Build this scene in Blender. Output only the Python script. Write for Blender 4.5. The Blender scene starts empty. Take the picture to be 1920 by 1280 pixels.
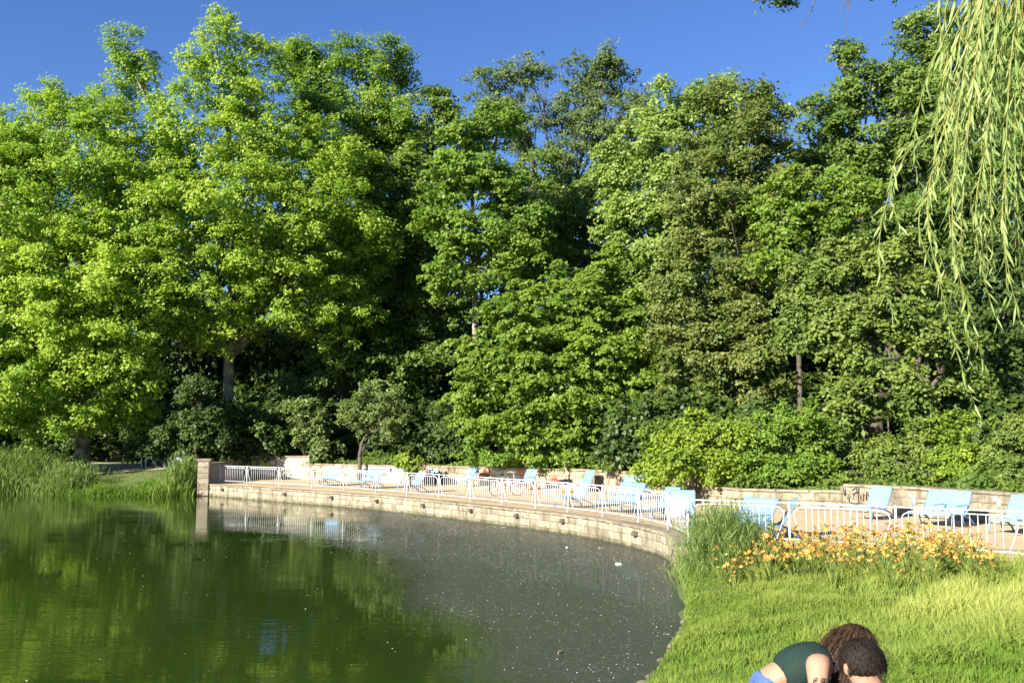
import bpy, math, random
import numpy as np
from mathutils import Vector, Matrix

random.seed(7)
rng = np.random.default_rng(7)
SC = bpy.context.scene
COL = SC.collection

# ------------------------------------------------------------------ camera, sky, sun, exposure
F = 1800.0
TH = math.atan(184 / F)
CT, ST = math.cos(TH), math.sin(TH)
EYE = 2.45
WATER = -0.65
cam = bpy.data.cameras.new('camera')
cam.sensor_width = 36
cam.lens = F / 1920 * 36
cam.clip_start = 0.1
cam.clip_end = 3000
cam_o = bpy.data.objects.new('camera', cam)
COL.objects.link(cam_o)
cam_o.location = (0, 0, EYE)
cam_o.rotation_euler = (math.pi / 2 + TH, 0, 0)
SC.camera = cam_o

SUN_AZ = math.radians(-137)       # measured from +Y towards +X: low on the left, behind the viewer
SUN_EL = math.radians(25)
world = bpy.data.worlds.new('World')
SC.world = world
world.use_nodes = True
wn = world.node_tree.nodes
sky = wn.new('ShaderNodeTexSky')
sky.sky_type = 'NISHITA'
sky.sun_disc = False
sky.sun_elevation = SUN_EL
sky.sun_rotation = SUN_AZ
sky.air_density = 1.0
sky.dust_density = 0.0
sky.ozone_density = 6.0
wn['Background'].inputs[1].default_value = 0.06
hsv = wn.new('ShaderNodeHueSaturation')
hsv.inputs['Saturation'].default_value = 1.08
hsv.inputs['Hue'].default_value = 0.512
world.node_tree.links.new(sky.outputs[0], hsv.inputs['Color'])
world.node_tree.links.new(hsv.outputs[0], wn['Background'].inputs[0])
sd = bpy.data.lights.new('sun', 'SUN')
sd.energy = 5.0
sd.angle = math.radians(0.55)
sd.color = (1.0, 0.93, 0.80)
sun_o = bpy.data.objects.new('sun', sd)
COL.objects.link(sun_o)
to_sun = Vector((math.sin(SUN_AZ) * math.cos(SUN_EL), math.cos(SUN_AZ) * math.cos(SUN_EL), math.sin(SUN_EL)))
sun_o.rotation_euler = to_sun.to_track_quat('Z', 'Y').to_euler()
sun_o.location = (-40, -20, 40)
vs = SC.view_settings
vs.view_transform = 'Standard'
vs.look = 'None'
vs.gamma = 1
vs.exposure = 1.65
SC.cycles.max_bounces = 7
SC.cycles.diffuse_bounces = 3
SC.cycles.glossy_bounces = 3
SC.cycles.transmission_bounces = 5
SC.cycles.use_denoising = True


# ------------------------------------------------------------------ helpers
def ray(px, py):
    u = (px - 960) / F
    v = (640 - py) / F
    return np.array([u, CT - v * ST, ST + v * CT])


def P(px, py, z=0.0):
    d = ray(px, py)
    return d * ((z - EYE) / d[2]) + np.array([0, 0, EYE])


def Q(px, py, Y):
    d = ray(px, py)
    return d * (Y / d[1]) + np.array([0, 0, EYE])


def tag(o, label=None, cat=None, group=None, kind=None):
    if label: o['label'] = label
    if cat: o['category'] = cat
    if group: o['group'] = group
    if kind: o['kind'] = kind
    return o


def empty(name, loc=(0, 0, 0), rz=0.0, parent=None):
    o = bpy.data.objects.new(name, None)
    COL.objects.link(o)
    o.location = tuple(float(v) for v in loc)
    o.rotation_euler = (0, 0, rz)
    o.empty_display_size = 0.2
    if parent: o.parent = parent
    return o


def link(name, me, parent=None, loc=None, rz=None, scale=None):
    o = bpy.data.objects.new(name, me)
    COL.objects.link(o)
    if parent: o.parent = parent
    if loc is not None: o.location = tuple(float(v) for v in loc)
    if rz is not None: o.rotation_euler = (0, 0, rz)
    if scale is not None: o.scale = tuple(float(v) for v in scale)
    return o


def mesh(name, V, Fs, mat, smooth=False):
    me = bpy.data.meshes.new(name)
    me.from_pydata([tuple(map(float, v)) for v in V], [], Fs)
    me.materials.append(mat)
    if smooth: me.polygons.foreach_set('use_smooth', [True] * len(me.polygons))
    me.update()
    return me


def mesh_np(name, V, Fa, mat, tint=None, smooth=False):
    V = np.asarray(V, np.float32)
    Fa = np.asarray(Fa, np.int32)
    n, k = Fa.shape
    me = bpy.data.meshes.new(name)
    me.vertices.add(len(V))
    me.vertices.foreach_set('co', V.ravel())
    me.loops.add(n * k)
    me.loops.foreach_set('vertex_index', Fa.ravel())
    me.polygons.add(n)
    me.polygons.foreach_set('loop_start', np.arange(n, dtype=np.int32) * k)
    if smooth: me.polygons.foreach_set('use_smooth', np.ones(n, bool))
    me.materials.append(mat)
    if tint is not None:
        a = me.attributes.new('tint', 'FLOAT', 'FACE')
        a.data.foreach_set('value', np.asarray(tint, np.float32))
    me.update(calc_edges=True)
    return me


class MB:
    """collects boxes, tubes and sheets into one mesh"""

    def __init__(s):
        s.V, s.F = [], []

    def add(s, V, Fs):
        b = len(s.V)
        s.V += [tuple(map(float, v)) for v in V]
        s.F += [tuple(b + i for i in f) for f in Fs]
        return s

    def box(s, x0, x1, y0, y1, z0, z1):
        V = [(x0, y0, z0), (x1, y0, z0), (x1, y1, z0), (x0, y1, z0), (x0, y0, z1), (x1, y0, z1), (x1, y1, z1), (x0, y1, z1)]
        return s.add(V, [(0, 3, 2, 1), (4, 5, 6, 7), (0, 1, 5, 4), (1, 2, 6, 5), (2, 3, 7, 6), (3, 0, 4, 7)])

    def tube(s, pts, r, n=6, closed=False):
        pts = [np.asarray(p, float) for p in pts]
        m = len(pts)
        if not hasattr(r, '__len__'): r = [r] * m
        V = []
        ref = None
        for i, p in enumerate(pts):
            a = pts[(i - 1) % m] if (closed or i > 0) else p
            b = pts[(i + 1) % m] if (closed or i < m - 1) else p
            t = b - a
            t = t / (np.linalg.norm(t) + 1e-9)
            if ref is None:
                ref = np.array([0, 0, 1.0]) if abs(t[2]) < .9 else np.array([1.0, 0, 0])
            x = ref - t * ref.dot(t)
            x /= np.linalg.norm(x) + 1e-9
            ref = x
            y = np.cross(t, x)
            for k in range(n):
                an = 2 * math.pi * k / n
                V.append(p + r[i] * (math.cos(an) * x + math.sin(an) * y))
        Fs = []
        for i in range(m if closed else m - 1):
            j = (i + 1) % m
            for k in range(n):
                Fs.append((i * n + k, i * n + (k + 1) % n, j * n + (k + 1) % n, j * n + k))
        if not closed:
            Fs.append(tuple(range(n - 1, -1, -1)))
            Fs.append(tuple((m - 1) * n + k for k in range(n)))
        return s.add(V, Fs)

    def ball(s, c, r, nu=10, nv=7):
        c = np.asarray(c, float)
        if not hasattr(r, '__len__'): r = (r, r, r)
        V = [c + np.array([0, 0, -r[2]])]
        for j in range(1, nv):
            ph = -math.pi / 2 + math.pi * j / nv
            for i in range(nu):
                a = 2 * math.pi * i / nu
                V.append(c + np.array([r[0] * math.cos(ph) * math.cos(a), r[1] * math.cos(ph) * math.sin(a), r[2] * math.sin(ph)]))
        V.append(c + np.array([0, 0, r[2]]))
        Fs = [(0, 1 + (i + 1) % nu, 1 + i) for i in range(nu)]
        for j in range(nv - 2):
            for i in range(nu):
                a = 1 + j * nu
                Fs.append((a + i, a + (i + 1) % nu, a + nu + (i + 1) % nu, a + nu + i))
        b = 1 + (nv - 2) * nu
        Fs += [(b + i, b + (i + 1) % nu, len(V) - 1) for i in range(nu)]
        return s.add(V, Fs)

    def build(s, name, mat, parent=None, smooth=False, loc=None, rz=None):
        return link(name, mesh(name, s.V, s.F, mat, smooth), parent, loc, rz)


def spline(pts, step):
    """Catmull-Rom through 2D or 3D points, resampled evenly"""
    p = np.array(pts, float)
    p = np.vstack([2 * p[0] - p[1], p, 2 * p[-1] - p[-2]])
    out = []
    for i in range(1, len(p) - 2):
        for t in np.linspace(0, 1, 24, endpoint=False):
            a, b, c, d = p[i - 1], p[i], p[i + 1], p[i + 2]
            out.append(.5 * ((2 * b) + (-a + c) * t + (2 * a - 5 * b + 4 * c - d) * t * t + (-a + 3 * b - 3 * c + d) * t ** 3))
    out.append(p[-2])
    out = np.array(out)
    L = np.concatenate([[0], np.cumsum(np.linalg.norm(np.diff(out, axis=0), axis=1))])
    n = max(2, int(round(L[-1] / step)) + 1)
    s = np.linspace(0, L[-1], n)
    return np.stack([np.interp(s, L, out[:, k]) for k in range(out.shape[1])], 1)


def smooth01(x):
    x = np.clip(x, 0, 1)
    return x * x * (3 - 2 * x)


def inside(poly, X, Y):
    poly = np.asarray(poly)
    r = np.zeros(X.shape, bool)
    j = len(poly) - 1
    for i in range(len(poly)):
        xi, yi = poly[i]
        xj, yj = poly[j]
        c = ((yi > Y) != (yj > Y)) & (X < (xj - xi) * (Y - yi) / (yj - yi + 1e-12) + xi)
        r ^= c
        j = i
    return r


def dist(line, X, Y, closed=False):
    line = np.asarray(line)
    best = np.full(X.shape, 1e9)
    n = len(line)
    for i in range(n if closed else n - 1):
        a = line[i]
        b = line[(i + 1) % n]
        d = b - a
        t = np.clip(((X - a[0]) * d[0] + (Y - a[1]) * d[1]) / (d.dot(d) + 1e-12), 0, 1)
        best = np.minimum(best, np.hypot(X - a[0] - t * d[0], Y - a[1] - t * d[1]))
    return best


# ------------------------------------------------------------------ materials
def new_mat(name):
    m = bpy.data.materials.new(name)
    m.use_nodes = True
    nt = m.node_tree
    return m, nt, nt.nodes, nt.links, nt.nodes['Principled BSDF']


def ramp(nodes, stops):
    r = nodes.new('ShaderNodeValToRGB')
    e = r.color_ramp.elements
    while len(e) < len(stops): e.new(.5)
    for k, (p, c) in enumerate(stops):
        e[k].position = p
        e[k].color = (*c, 1) if len(c) == 3 else c
    return r


def rough_mat(name, stops, scale=4, detail=6, rough=.85, bump=.2, bscale=40, per_object=0.0, spec=.25, stain=None):
    m, nt, N, L, b = new_mat(name)
    tc = N.new('ShaderNodeTexCoord')
    nz = N.new('ShaderNodeTexNoise')
    nz.inputs['Scale'].default_value = scale
    nz.inputs['Detail'].default_value = detail
    nz.inputs['Roughness'].default_value = .65
    r = ramp(N, stops)
    geo = N.new('ShaderNodeNewGeometry')
    L.new(geo.outputs['Position'], nz.inputs['Vector'])
    L.new(nz.outputs[0], r.inputs[0])
    out = r.outputs[0]
    if per_object:
        oi = N.new('ShaderNodeObjectInfo')
        hs = N.new('ShaderNodeHueSaturation')
        mr = N.new('ShaderNodeMapRange')
        mr.inputs[3].default_value = 1 - per_object
        mr.inputs[4].default_value = 1 + per_object * .6
        L.new(oi.outputs['Random'], mr.inputs[0])
        L.new(mr.outputs[0], hs.inputs['Value'])
        m2 = N.new('ShaderNodeMath')
        m2.operation = 'MULTIPLY_ADD'
        m2.inputs[1].default_value = .03
        m2.inputs[2].default_value = .485
        fr = N.new('ShaderNodeMath')
        fr.operation = 'FRACT'
        mm = N.new('ShaderNodeMath')
        mm.operation = 'MULTIPLY'
        mm.inputs[1].default_value = 7.31
        L.new(oi.outputs['Random'], mm.inputs[0])
        L.new(mm.outputs[0], fr.inputs[0])
        L.new(fr.outputs[0], m2.inputs[0])
        L.new(m2.outputs[0], hs.inputs['Hue'])
        L.new(out, hs.inputs['Color'])
        out = hs.outputs[0]
    if stain is not None:
        # algae and damp up to a ragged line above the water, and dark run marks down the face
        sp_ = N.new('ShaderNodeSeparateXYZ')
        L.new(geo.outputs['Position'], sp_.inputs[0])
        mp_ = N.new('ShaderNodeMapping')
        mp_.inputs['Scale'].default_value = (3, 3, .5)
        L.new(geo.outputs['Position'], mp_.inputs[0])
        ns_ = N.new('ShaderNodeTexNoise')
        ns_.inputs['Scale'].default_value = 1.3
        ns_.inputs['Detail'].default_value = 6
        L.new(mp_.outputs[0], ns_.inputs['Vector'])
        hh = N.new('ShaderNodeMath')
        hh.operation = 'MULTIPLY_ADD'
        hh.inputs[1].default_value = -.16
        L.new(ns_.outputs[0], hh.inputs[0])
        L.new(sp_.outputs['Z'], hh.inputs[2])
        mr_ = N.new('ShaderNodeMapRange')
        mr_.inputs[1].default_value = stain - .08
        mr_.inputs[2].default_value = stain + .02
        mr_.inputs[3].default_value = .85
        mr_.inputs[4].default_value = 0
        L.new(hh.outputs[0], mr_.inputs[0])
        mx_ = N.new('ShaderNodeMix')
        mx_.data_type = 'RGBA'
        mx_.inputs[7].default_value = (.055, .055, .022, 1)
        L.new(mr_.outputs[0], mx_.inputs[0])
        L.new(out, mx_.inputs[6])
        r2 = ramp(N, [(.48, (1, 1, 1)), (.68, (.5, .48, .44))])
        L.new(ns_.outputs[0], r2.inputs[0])
        m3 = N.new('ShaderNodeMix')
        m3.data_type = 'RGBA'
        m3.blend_type = 'MULTIPLY'
        m3.inputs[0].default_value = .8
        L.new(mx_.outputs[2], m3.inputs[6])
        L.new(r2.outputs[0], m3.inputs[7])
        out = m3.outputs[2]
    L.new(out, b.inputs['Base Color'])
    b.inputs['Roughness'].default_value = rough
    b.inputs['Specular IOR Level'].default_value = spec
    if bump:
        n2 = N.new('ShaderNodeTexNoise')
        n2.inputs['Scale'].default_value = bscale
        n2.inputs['Detail'].default_value = 4
        L.new(geo.outputs['Position'], n2.inputs['Vector'])
        bp = N.new('ShaderNodeBump')
        bp.inputs['Strength'].default_value = bump
        bp.inputs['Distance'].default_value = .02
        L.new(n2.outputs[0], bp.inputs['Height'])
        L.new(bp.outputs[0], b.inputs['Normal'])
    return m


def leaf_mat(name, c1, c2, trans=.4, tcol=1.25, rough=.5, spec=.3):
    """leaf colour runs from c1 to c2 with the leaf's own tint; part of the light passes through"""
    m, nt, N, L, b = new_mat(name)
    at = N.new('ShaderNodeAttribute')
    at.attribute_name = 'tint'
    r = ramp(N, [(0.0, c1), (1.0, c2)])
    L.new(at.outputs['Fac'], r.inputs[0])
    L.new(r.outputs[0], b.inputs['Base Color'])
    b.inputs['Roughness'].default_value = rough
    b.inputs['Specular IOR Level'].default_value = spec
    tr = N.new('ShaderNodeBsdfTranslucent')
    mx = N.new('ShaderNodeMix')
    mx.data_type = 'RGBA'
    mx.blend_type = 'MULTIPLY'
    mx.inputs[0].default_value = 1
    mx.inputs[7].default_value = (tcol * .95, tcol * 1.12, tcol * .45, 1)
    L.new(r.outputs[0], mx.inputs[6])
    L.new(mx.outputs[2], tr.inputs[0])
    ms = N.new('ShaderNodeMixShader')
    ms.inputs[0].default_value = trans
    L.new(b.outputs[0], ms.inputs[1])
    L.new(tr.outputs[0], ms.inputs[2])
    L.new(ms.outputs[0], N['Material Output'].inputs[0])
    return m


M = {}
M['bark'] = rough_mat('bark', [(.3, (.05, .042, .032)), (.7, (.12, .10, .075))], 3, 6, .9, .6, 14)
M['plane_bark'] = rough_mat('plane_bark', [(.38, (.10, .09, .06)), (.5, (.2, .17, .115)), (.62, (.34, .30, .22))], 2.2, 4, .85, .4, 10)
M['stone'] = rough_mat('limestone', [(.25, (.09, .08, .056)), (.42, (.235, .205, .145)), (.75, (.34, .305, .225))], 5, 8, .9, .5, 30, .26, stain=WATER + .03)
M['stone_white'] = rough_mat('white_painted_stone', [(.3, (.38, .375, .36)), (.6, (.56, .56, .545))], 5, 6, .8, .3, 30, .06)
M['stone_pink'] = rough_mat('red_painted_stone', [(.3, (.45, .16, .12)), (.6, (.62, .30, .22))], 4, 6, .85, .3, 30, .15)
M['coping'] = rough_mat('coping_stone', [(.3, (.2, .172, .118)), (.7, (.3, .262, .185))], 3, 8, .9, .35, 40, .2, stain=WATER + .03)
M['mortar'] = rough_mat('mortar', [(.3, (.16, .13, .09)), (.7, (.26, .22, .15))], 8, 6, .95, .4, 40)
M['spout'] = rough_mat('dark_spout', [(.3, (.06, .05, .04)), (.7, (.14, .12, .09))], 12, 4, .9, .4, 40)
M['concrete'] = rough_mat('concrete', [(.3, (.26, .24, .2)), (.7, (.42, .39, .33))], 2, 8, .9, .35, 30)
M['sand'] = rough_mat('gravel_sand', [(.25, (.38, .285, .165)), (.5, (.47, .36, .22)), (.8, (.53, .415, .26))], .5, 10, .95, .5, 60)
M['white'] = rough_mat('white_paint', [(.3, (.52, .53, .54)), (.7, (.64, .65, .66))], 6, 5, .4, .05, 30, 0, .4)
M['blue'] = rough_mat('pale_blue_paint', [(.3, (.125, .225, .345)), (.7, (.165, .275, .40))], 5, 5, .5, .05, 30, .05, .4)
M['navy'] = rough_mat('blue_tube_paint', [(.3, (.07, .13, .24)), (.7, (.12, .2, .34))], 6, 5, .45, 0, 30, 0, .4)
M['black'] = rough_mat('black_paint', [(.3, (.012, .012, .012)), (.7, (.03, .03, .03))], 6, 3, .6, 0)
M['green_paint'] = rough_mat('green_paint', [(.3, (.17, .22, .03)), (.7, (.27, .33, .05))], 3, 4, .7, 0)
M['blue_paint'] = rough_mat('spray_blue', [(.3, (.05, .16, .24)), (.7, (.16, .36, .44))], 3, 4, .7, 0)
M['lilac_paint'] = rough_mat('spray_lilac', [(.3, (.50, .40, .50)), (.7, (.62, .52, .60))], 3, 4, .7, 0)
M['yellow_paint'] = rough_mat('spray_yellow', [(.3, (.55, .45, .04)), (.7, (.7, .6, .1))], 3, 4, .7, 0)
M['red_cloth'] = rough_mat('red_cloth', [(.3, (.45, .05, .03)), (.7, (.58, .09, .05))], 6, 4, .8, .2, 30)
M['skin'] = rough_mat('skin', [(.3, (.30, .165, .11)), (.7, (.38, .22, .15))], 5, 4, .6, .03, 80, 0, .2)
M['skin_pale'] = rough_mat('pale_skin', [(.3, (.42, .28, .2)), (.7, (.5, .35, .26))], 5, 4, .6, .03, 80, 0, .2)
M['hair_dark'] = rough_mat('dark_hair', [(.3, (.008, .0055, .004)), (.7, (.026, .017, .011))], 40, 4, .6, .3, 120, 0, .2)
M['hair_brown'] = rough_mat('brown_hair', [(.3, (.02, .011, .006)), (.7, (.07, .042, .022))], 30, 4, .6, .3, 120, 0, .2)
M['top_green'] = rough_mat('dark_green_jersey', [(.3, (.006, .018, .014)), (.7, (.012, .03, .023))], 8, 5, .85, .2, 60)
M['top_brown'] = rough_mat('dark_brown_jersey', [(.3, (.03, .014, .01)), (.7, (.05, .022, .016))], 8, 5, .85, .2, 60)
M['denim'] = rough_mat('denim', [(.3, (.045, .085, .22)), (.7, (.10, .155, .32))], 10, 6, .85, .4, 90)
M['dark_cloth'] = rough_mat('dark_cloth', [(.3, (.012, .012, .016)), (.7, (.03, .03, .036))], 8, 5, .85, .2, 60)
M['grey_cloth'] = rough_mat('light_grey_cloth', [(.3, (.35, .34, .36)), (.7, (.5, .5, .52))], 8, 5, .85, .2, 60)
M['rubber'] = rough_mat('rubber', [(.3, (.012, .012, .012)), (.7, (.03, .03, .03))], 8, 3, .8, 0)
M['pink_metal'] = rough_mat('pink_metal', [(.3, (.55, .33, .33)), (.7, (.62, .42, .40))], 8, 3, .4, 0, 30, 0, .5)
M['metal'] = rough_mat('bare_metal', [(.3, (.35, .35, .36)), (.7, (.5, .5, .5))], 8, 3, .35, 0, 30, 0, .5)
M['bench_wood'] = rough_mat('dark_wood', [(.3, (.03, .025, .02)), (.7, (.06, .05, .04))], 8, 4, .8, .2, 30)
M['litter'] = rough_mat('pale_litter', [(.3, (.5, .48, .42)), (.7, (.72, .7, .64))], 20, 4, .8, 0)
M['seed'] = rough_mat('floating_seed', [(.3, (.42, .42, .34)), (.7, (.75, .74, .68))], 3, 4, .8, 0)
M['driftwood'] = rough_mat('wet_wood', [(.3, (.09, .07, .045)), (.7, (.2, .16, .1))], 12, 4, .8, .2, 40)
# foliage
M['lf_plane'] = leaf_mat('plane_leaf', (.125, .225, .02), (.35, .44, .05), .42)
M['lf_plane2'] = leaf_mat('plane_leaf_deep', (.09, .175, .018), (.24, .33, .04), .42)
M['lf_shaded'] = leaf_mat('shade_tinted_leaf', (.024, .054, .010), (.08, .125, .024), .3)  # leaf colour lowered to paint in the deep shade under the canopy
M['lf_fresh'] = leaf_mat('fresh_leaf', (.075, .155, .016), (.20, .285, .038), .4)
M['lf_horn'] = leaf_mat('hornbeam_leaf', (.085, .16, .016), (.21, .29, .036), .4)
M['lf_lime'] = leaf_mat('lime_leaf', (.11, .185, .03), (.29, .36, .085), .35)
M['lf_brown'] = leaf_mat('reddish_leaf', (.065, .115, .018), (.175, .19, .045), .35)
M['lf_grey'] = leaf_mat('greyish_leaf', (.075, .125, .03), (.18, .23, .065), .35)
M['lf_oak'] = leaf_mat('oak_leaf', (.06, .12, .018), (.165, .225, .038), .35)
M['lf_maple'] = leaf_mat('maple_leaf', (.07, .125, .022), (.19, .24, .045), .35)
M['lf_shrub'] = leaf_mat('shrub_leaf', (.10, .175, .016), (.27, .34, .038), .4)
M['lf_willow'] = leaf_mat('willow_leaf', (.12, .21, .035), (.38, .45, .17), .4)
M['grass'] = leaf_mat('grass_blade', (.12, .20, .026), (.46, .47, .13), .4, 1.15, .6, .15)
M['reed'] = leaf_mat('reed_blade', (0.091, 0.169, 0.039), (0.260, 0.325, 0.098), .4, 1.15, .6, .2)
M['bankweed'] = leaf_mat('bank_weed', (.055, .125, .012), (.17, .25, .035), .4)
M['petal'] = leaf_mat('daylily_petal', (.56, .25, .05), (.68, .50, .14), .4, 1.0)
M['stalk'] = rough_mat('green_stalk', [(.3, (.08, .12, .03)), (.7, (.14, .19, .05))], 8, 3, .7, 0)
M['twig'] = rough_mat('twig', [(.3, (.12, .13, .03)), (.7, (.24, .22, .06))], 8, 3, .7, 0)

# ground: trodden earth and leaf litter under grass
M['ground'] = rough_mat('earth_and_turf', [(.3, (.055, .07, .02)), (.5, (.08, .11, .03)), (.7, (.12, .11, .05))], .6, 10, .95, .6, 12)
M['path'] = rough_mat('pale_path', [(.3, (.36, .28, .18)), (.7, (.48, .39, .26))], .5, 8, .95, .3, 30)


def water_mat():
    """pond water: still and dark, with a film of dust and seeds gathered in the sheltered corner"""
    m, nt, N, L, b = new_mat('pond_water')
    geo = N.new('ShaderNodeNewGeometry')
    sep = N.new('ShaderNodeSeparateXYZ')
    L.new(geo.outputs['Position'], sep.inputs[0])
    # across-wind coordinate of the film's edge: x + 0.235*y
    ma = N.new('ShaderNodeMath')
    ma.operation = 'MULTIPLY_ADD'
    ma.inputs[1].default_value = .235
    L.new(sep.outputs['Y'], ma.inputs[0])
    L.new(sep.outputs['X'], ma.inputs[2])
    nz = N.new('ShaderNodeTexNoise')
    nz.inputs['Scale'].default_value = .35
    nz.inputs['Detail'].default_value = 7
    nz.inputs['Roughness'].default_value = .6
    L.new(geo.outputs['Position'], nz.inputs['Vector'])
    ad = N.new('ShaderNodeMath')
    ad.operation = 'MULTIPLY_ADD'
    ad.inputs[1].default_value = 3.0
    L.new(nz.outputs[0], ad.inputs[0])
    L.new(ma.outputs[0], ad.inputs[2])
    mr = N.new('ShaderNodeMapRange')
    mr.interpolation_type = 'SMOOTHSTEP'
    mr.inputs[1].default_value = 3.2
    mr.inputs[2].default_value = 5.2
    L.new(ad.outputs[0], mr.inputs[0])
    film = mr.outputs[0]
    # clear water
    b.inputs['Base Color'].default_value = (.02, .038, .006, 1)
    b.inputs['Roughness'].default_value = .025
    b.inputs['IOR'].default_value = 1.333
    mp = N.new('ShaderNodeMapping')
    mp.inputs['Scale'].default_value = (1.0, 2.6, 1)
    L.new(geo.outputs['Position'], mp.inputs[0])
    w1 = N.new('ShaderNodeTexNoise')
    w1.inputs['Scale'].default_value = 2.2
    w1.inputs['Detail'].default_value = 3
    L.new(mp.outputs[0], w1.inputs['Vector'])
    big = N.new('ShaderNodeTexNoise')
    big.inputs['Scale'].default_value = .22
    big.inputs['Detail'].default_value = 2
    L.new(mp.outputs[0], big.inputs['Vector'])
    mrb = N.new('ShaderNodeMapRange')
    mrb.inputs[1].default_value = .35
    mrb.inputs[2].default_value = .65
    mrb.inputs[3].default_value = .012
    mrb.inputs[4].default_value = .10
    L.new(big.outputs[0], mrb.inputs[0])
    bp = N.new('ShaderNodeBump')
    bp.inputs['Distance'].default_value = .05
    L.new(mrb.outputs[0], bp.inputs['Strength'])
    L.new(w1.outputs[0], bp.inputs['Height'])
    L.new(bp.outputs[0], b.inputs['Normal'])
    # film
    f = N.new('ShaderNodeBsdfPrincipled')
    n3 = N.new('ShaderNodeTexNoise')
    n3.inputs['Scale'].default_value = 6
    n3.inputs['Detail'].default_value = 9
    n3.inputs['Roughness'].default_value = .8
    L.new(mp.outputs[0], n3.inputs['Vector'])
    rr = ramp(N, [(.35, (.03, .036, .024)), (.55, (.052, .058, .042)), (.72, (.13, .132, .105))])
    L.new(n3.outputs[0], rr.inputs[0])
    L.new(rr.outputs[0], f.inputs['Base Color'])
    f.inputs['Roughness'].default_value = .42
    f.inputs['IOR'].default_value = 1.33
    f.inputs['Specular IOR Level'].default_value = .35
    b2 = N.new('ShaderNodeBump')
    b2.inputs['Strength'].default_value = .35
    b2.inputs['Distance'].default_value = .03
    L.new(n3.outputs[0], b2.inputs['Height'])
    L.new(b2.outputs[0], f.inputs['Normal'])
    ms = N.new('ShaderNodeMixShader')
    sc = N.new('ShaderNodeMath')
    sc.operation = 'MULTIPLY'
    sc.inputs[1].default_value = .9
    L.new(film, sc.inputs[0])
    L.new(sc.outputs[0], ms.inputs[0])
    L.new(b.outputs[0], ms.inputs[1])
    L.new(f.outputs[0], ms.inputs[2])
    L.new(ms.outputs[0], N['Material Output'].inputs[0])
    return m


M['water'] = water_mat()

# ------------------------------------------------------------------ plan of the place
WALL = spline([(-16.9, 53.9), (-13.7, 50.6), (-9.56, 46.5), (-6.05, 43), (-2.95, 39), (-.36, 35.4), (1.84, 32.1), (2.78, 30.1),
               (3.56, 27.95), (3.95, 26.3), (4.04, 25), (3.95, 23.7), (3.72, 22.5)], .25)
POSTS = [(-16.5, 54.75), (-14.5, 53), (-12.3, 51.15), (-10.15, 49.2), (-8.2, 47.2), (-6.33, 45.1), (-4.65, 42.95), (-3.08, 40.9),
         (-1.66, 38.75), (-.38, 36.75), (.84, 34.75), (1.9, 32.95), (2.9, 31.1), (3.76, 28.95), (4.26, 26.6), (4.32, 23.85)]
POSTS_R = [(4.32, 23.85), (6.47, 22.7), (8.4, 21.3), (10.45, 19.85), (12.5, 18.4)]
REAR_A = spline([(-12.5, 59.6), (-9, 57.2), (-6, 55.2), (-2.3, 53), (1.2, 50.4), (4.3, 46.8), (6.4, 42.3), (7.3, 37.4)], .25)
REAR_B = np.array([(7.3, 37.4), (8.2, 35.2), (11.45, 33.6)])
REAR_C = np.array([(11.45, 33.6), (12.85, 31.4), (14.3, 28.2), (16.4, 24.2)])
SHORE_R = [(3.72, 22.5), (3.5, 20.4), (3.05, 17.6), (2.55, 15.5), (1.45, 12.2), (.2, 10.4), (-2.5, 8.3), (-7, 6.6), (-16, 5.5), (-34, 6), (-60, 12)]
SHORE_L = [(-80, 40), (-60, 56), (-44, 60), (-34, 58.8), (-29, 56.8), (-23.2, 53.4), (-19.5, 52.6), (-17.6, 53.2)]
POND = np.array([tuple(p) for p in WALL] + [tuple(p) for p in spline(SHORE_R, 1.0)[1:]] + SHORE_L)
TERRACE = np.array([tuple(p) for p in WALL[2:]] + [(4.6, 22.6), (6.7, 21.9), (8.5, 20.75), (10.55, 19.3), (12.7, 17.8), (18.5, 20.0)] +
                   [tuple(p) for p in REAR_C[::-1]] + [tuple(p) for p in REAR_B[::-1][1:]] + [tuple(p) for p in REAR_A[::-1][1:]] + [(-17.6, 59.9), (-17.3, 54.3)])


def gz(X, Y):
    """height of the ground sheet"""
    X = np.asarray(X, float)
    Y = np.asarray(Y, float)
    inp = inside(POND, X, Y)
    d = dist(POND, X, Y, True)
    plat_lawn = -.02 + .9 * smooth01((15.5 - Y) / 11) + .12 * smooth01((X - 5) / 6) * smooth01((19 - Y) / 8)
    plat_back = .82 + .12 * np.sin(X * .21) * np.sin(Y * .17)
    w = smooth01((Y - 24) / 10) if True else 0
    w = np.where(X > 13, smooth01((Y - 20 - (X - 13) * .2) / 3), w)
    w = np.where(X < -8, smooth01((Y - 14) / 20), w)
    tgt = plat_lawn * (1 - w) + plat_back * w
    wid = np.where(Y > 30, 7.0, 4.2)
    prof = np.clip(d / wid, 0, 1)
    prof = np.where(Y > 30, smooth01(prof * .9 + .1), prof ** .75)
    lo = np.where(Y > 30, WATER - .12, WATER - .02)
    out = lo + (tgt - lo) * prof
    z = np.where(inp, WATER - .12 - 1.2 * smooth01(d / 3), out)
    it = inside(TERRACE, X, Y)
    z = np.where(it, -.12, z)
    dt = dist(TERRACE, X, Y, True)
    # the lawn comes up level with the terrace along its open edge
    edge = np.minimum(-.05 - .10 * dt, WATER + 1.1 * d)
    z = np.where(~it & ~inp & (Y < 23.5) & (X > 3), np.maximum(z, edge), z)
    # the walls stand in the ground: it falls away right behind the pond wall and rises only behind the back walls
    z = np.where((dist(WALL, X, Y) < .8) & (Y > 23.2), WATER - 1.0, z)
    low = (dist(REAR_A, X, Y) < .62) | (dist(REAR_B, X, Y) < .62) | (dist(REAR_C, X, Y) < .62)
    z = np.where(low, -.12, z)
    return z


def gz1(x, y):
    return float(gz(np.array([x]), np.array([y]))[0])


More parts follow.
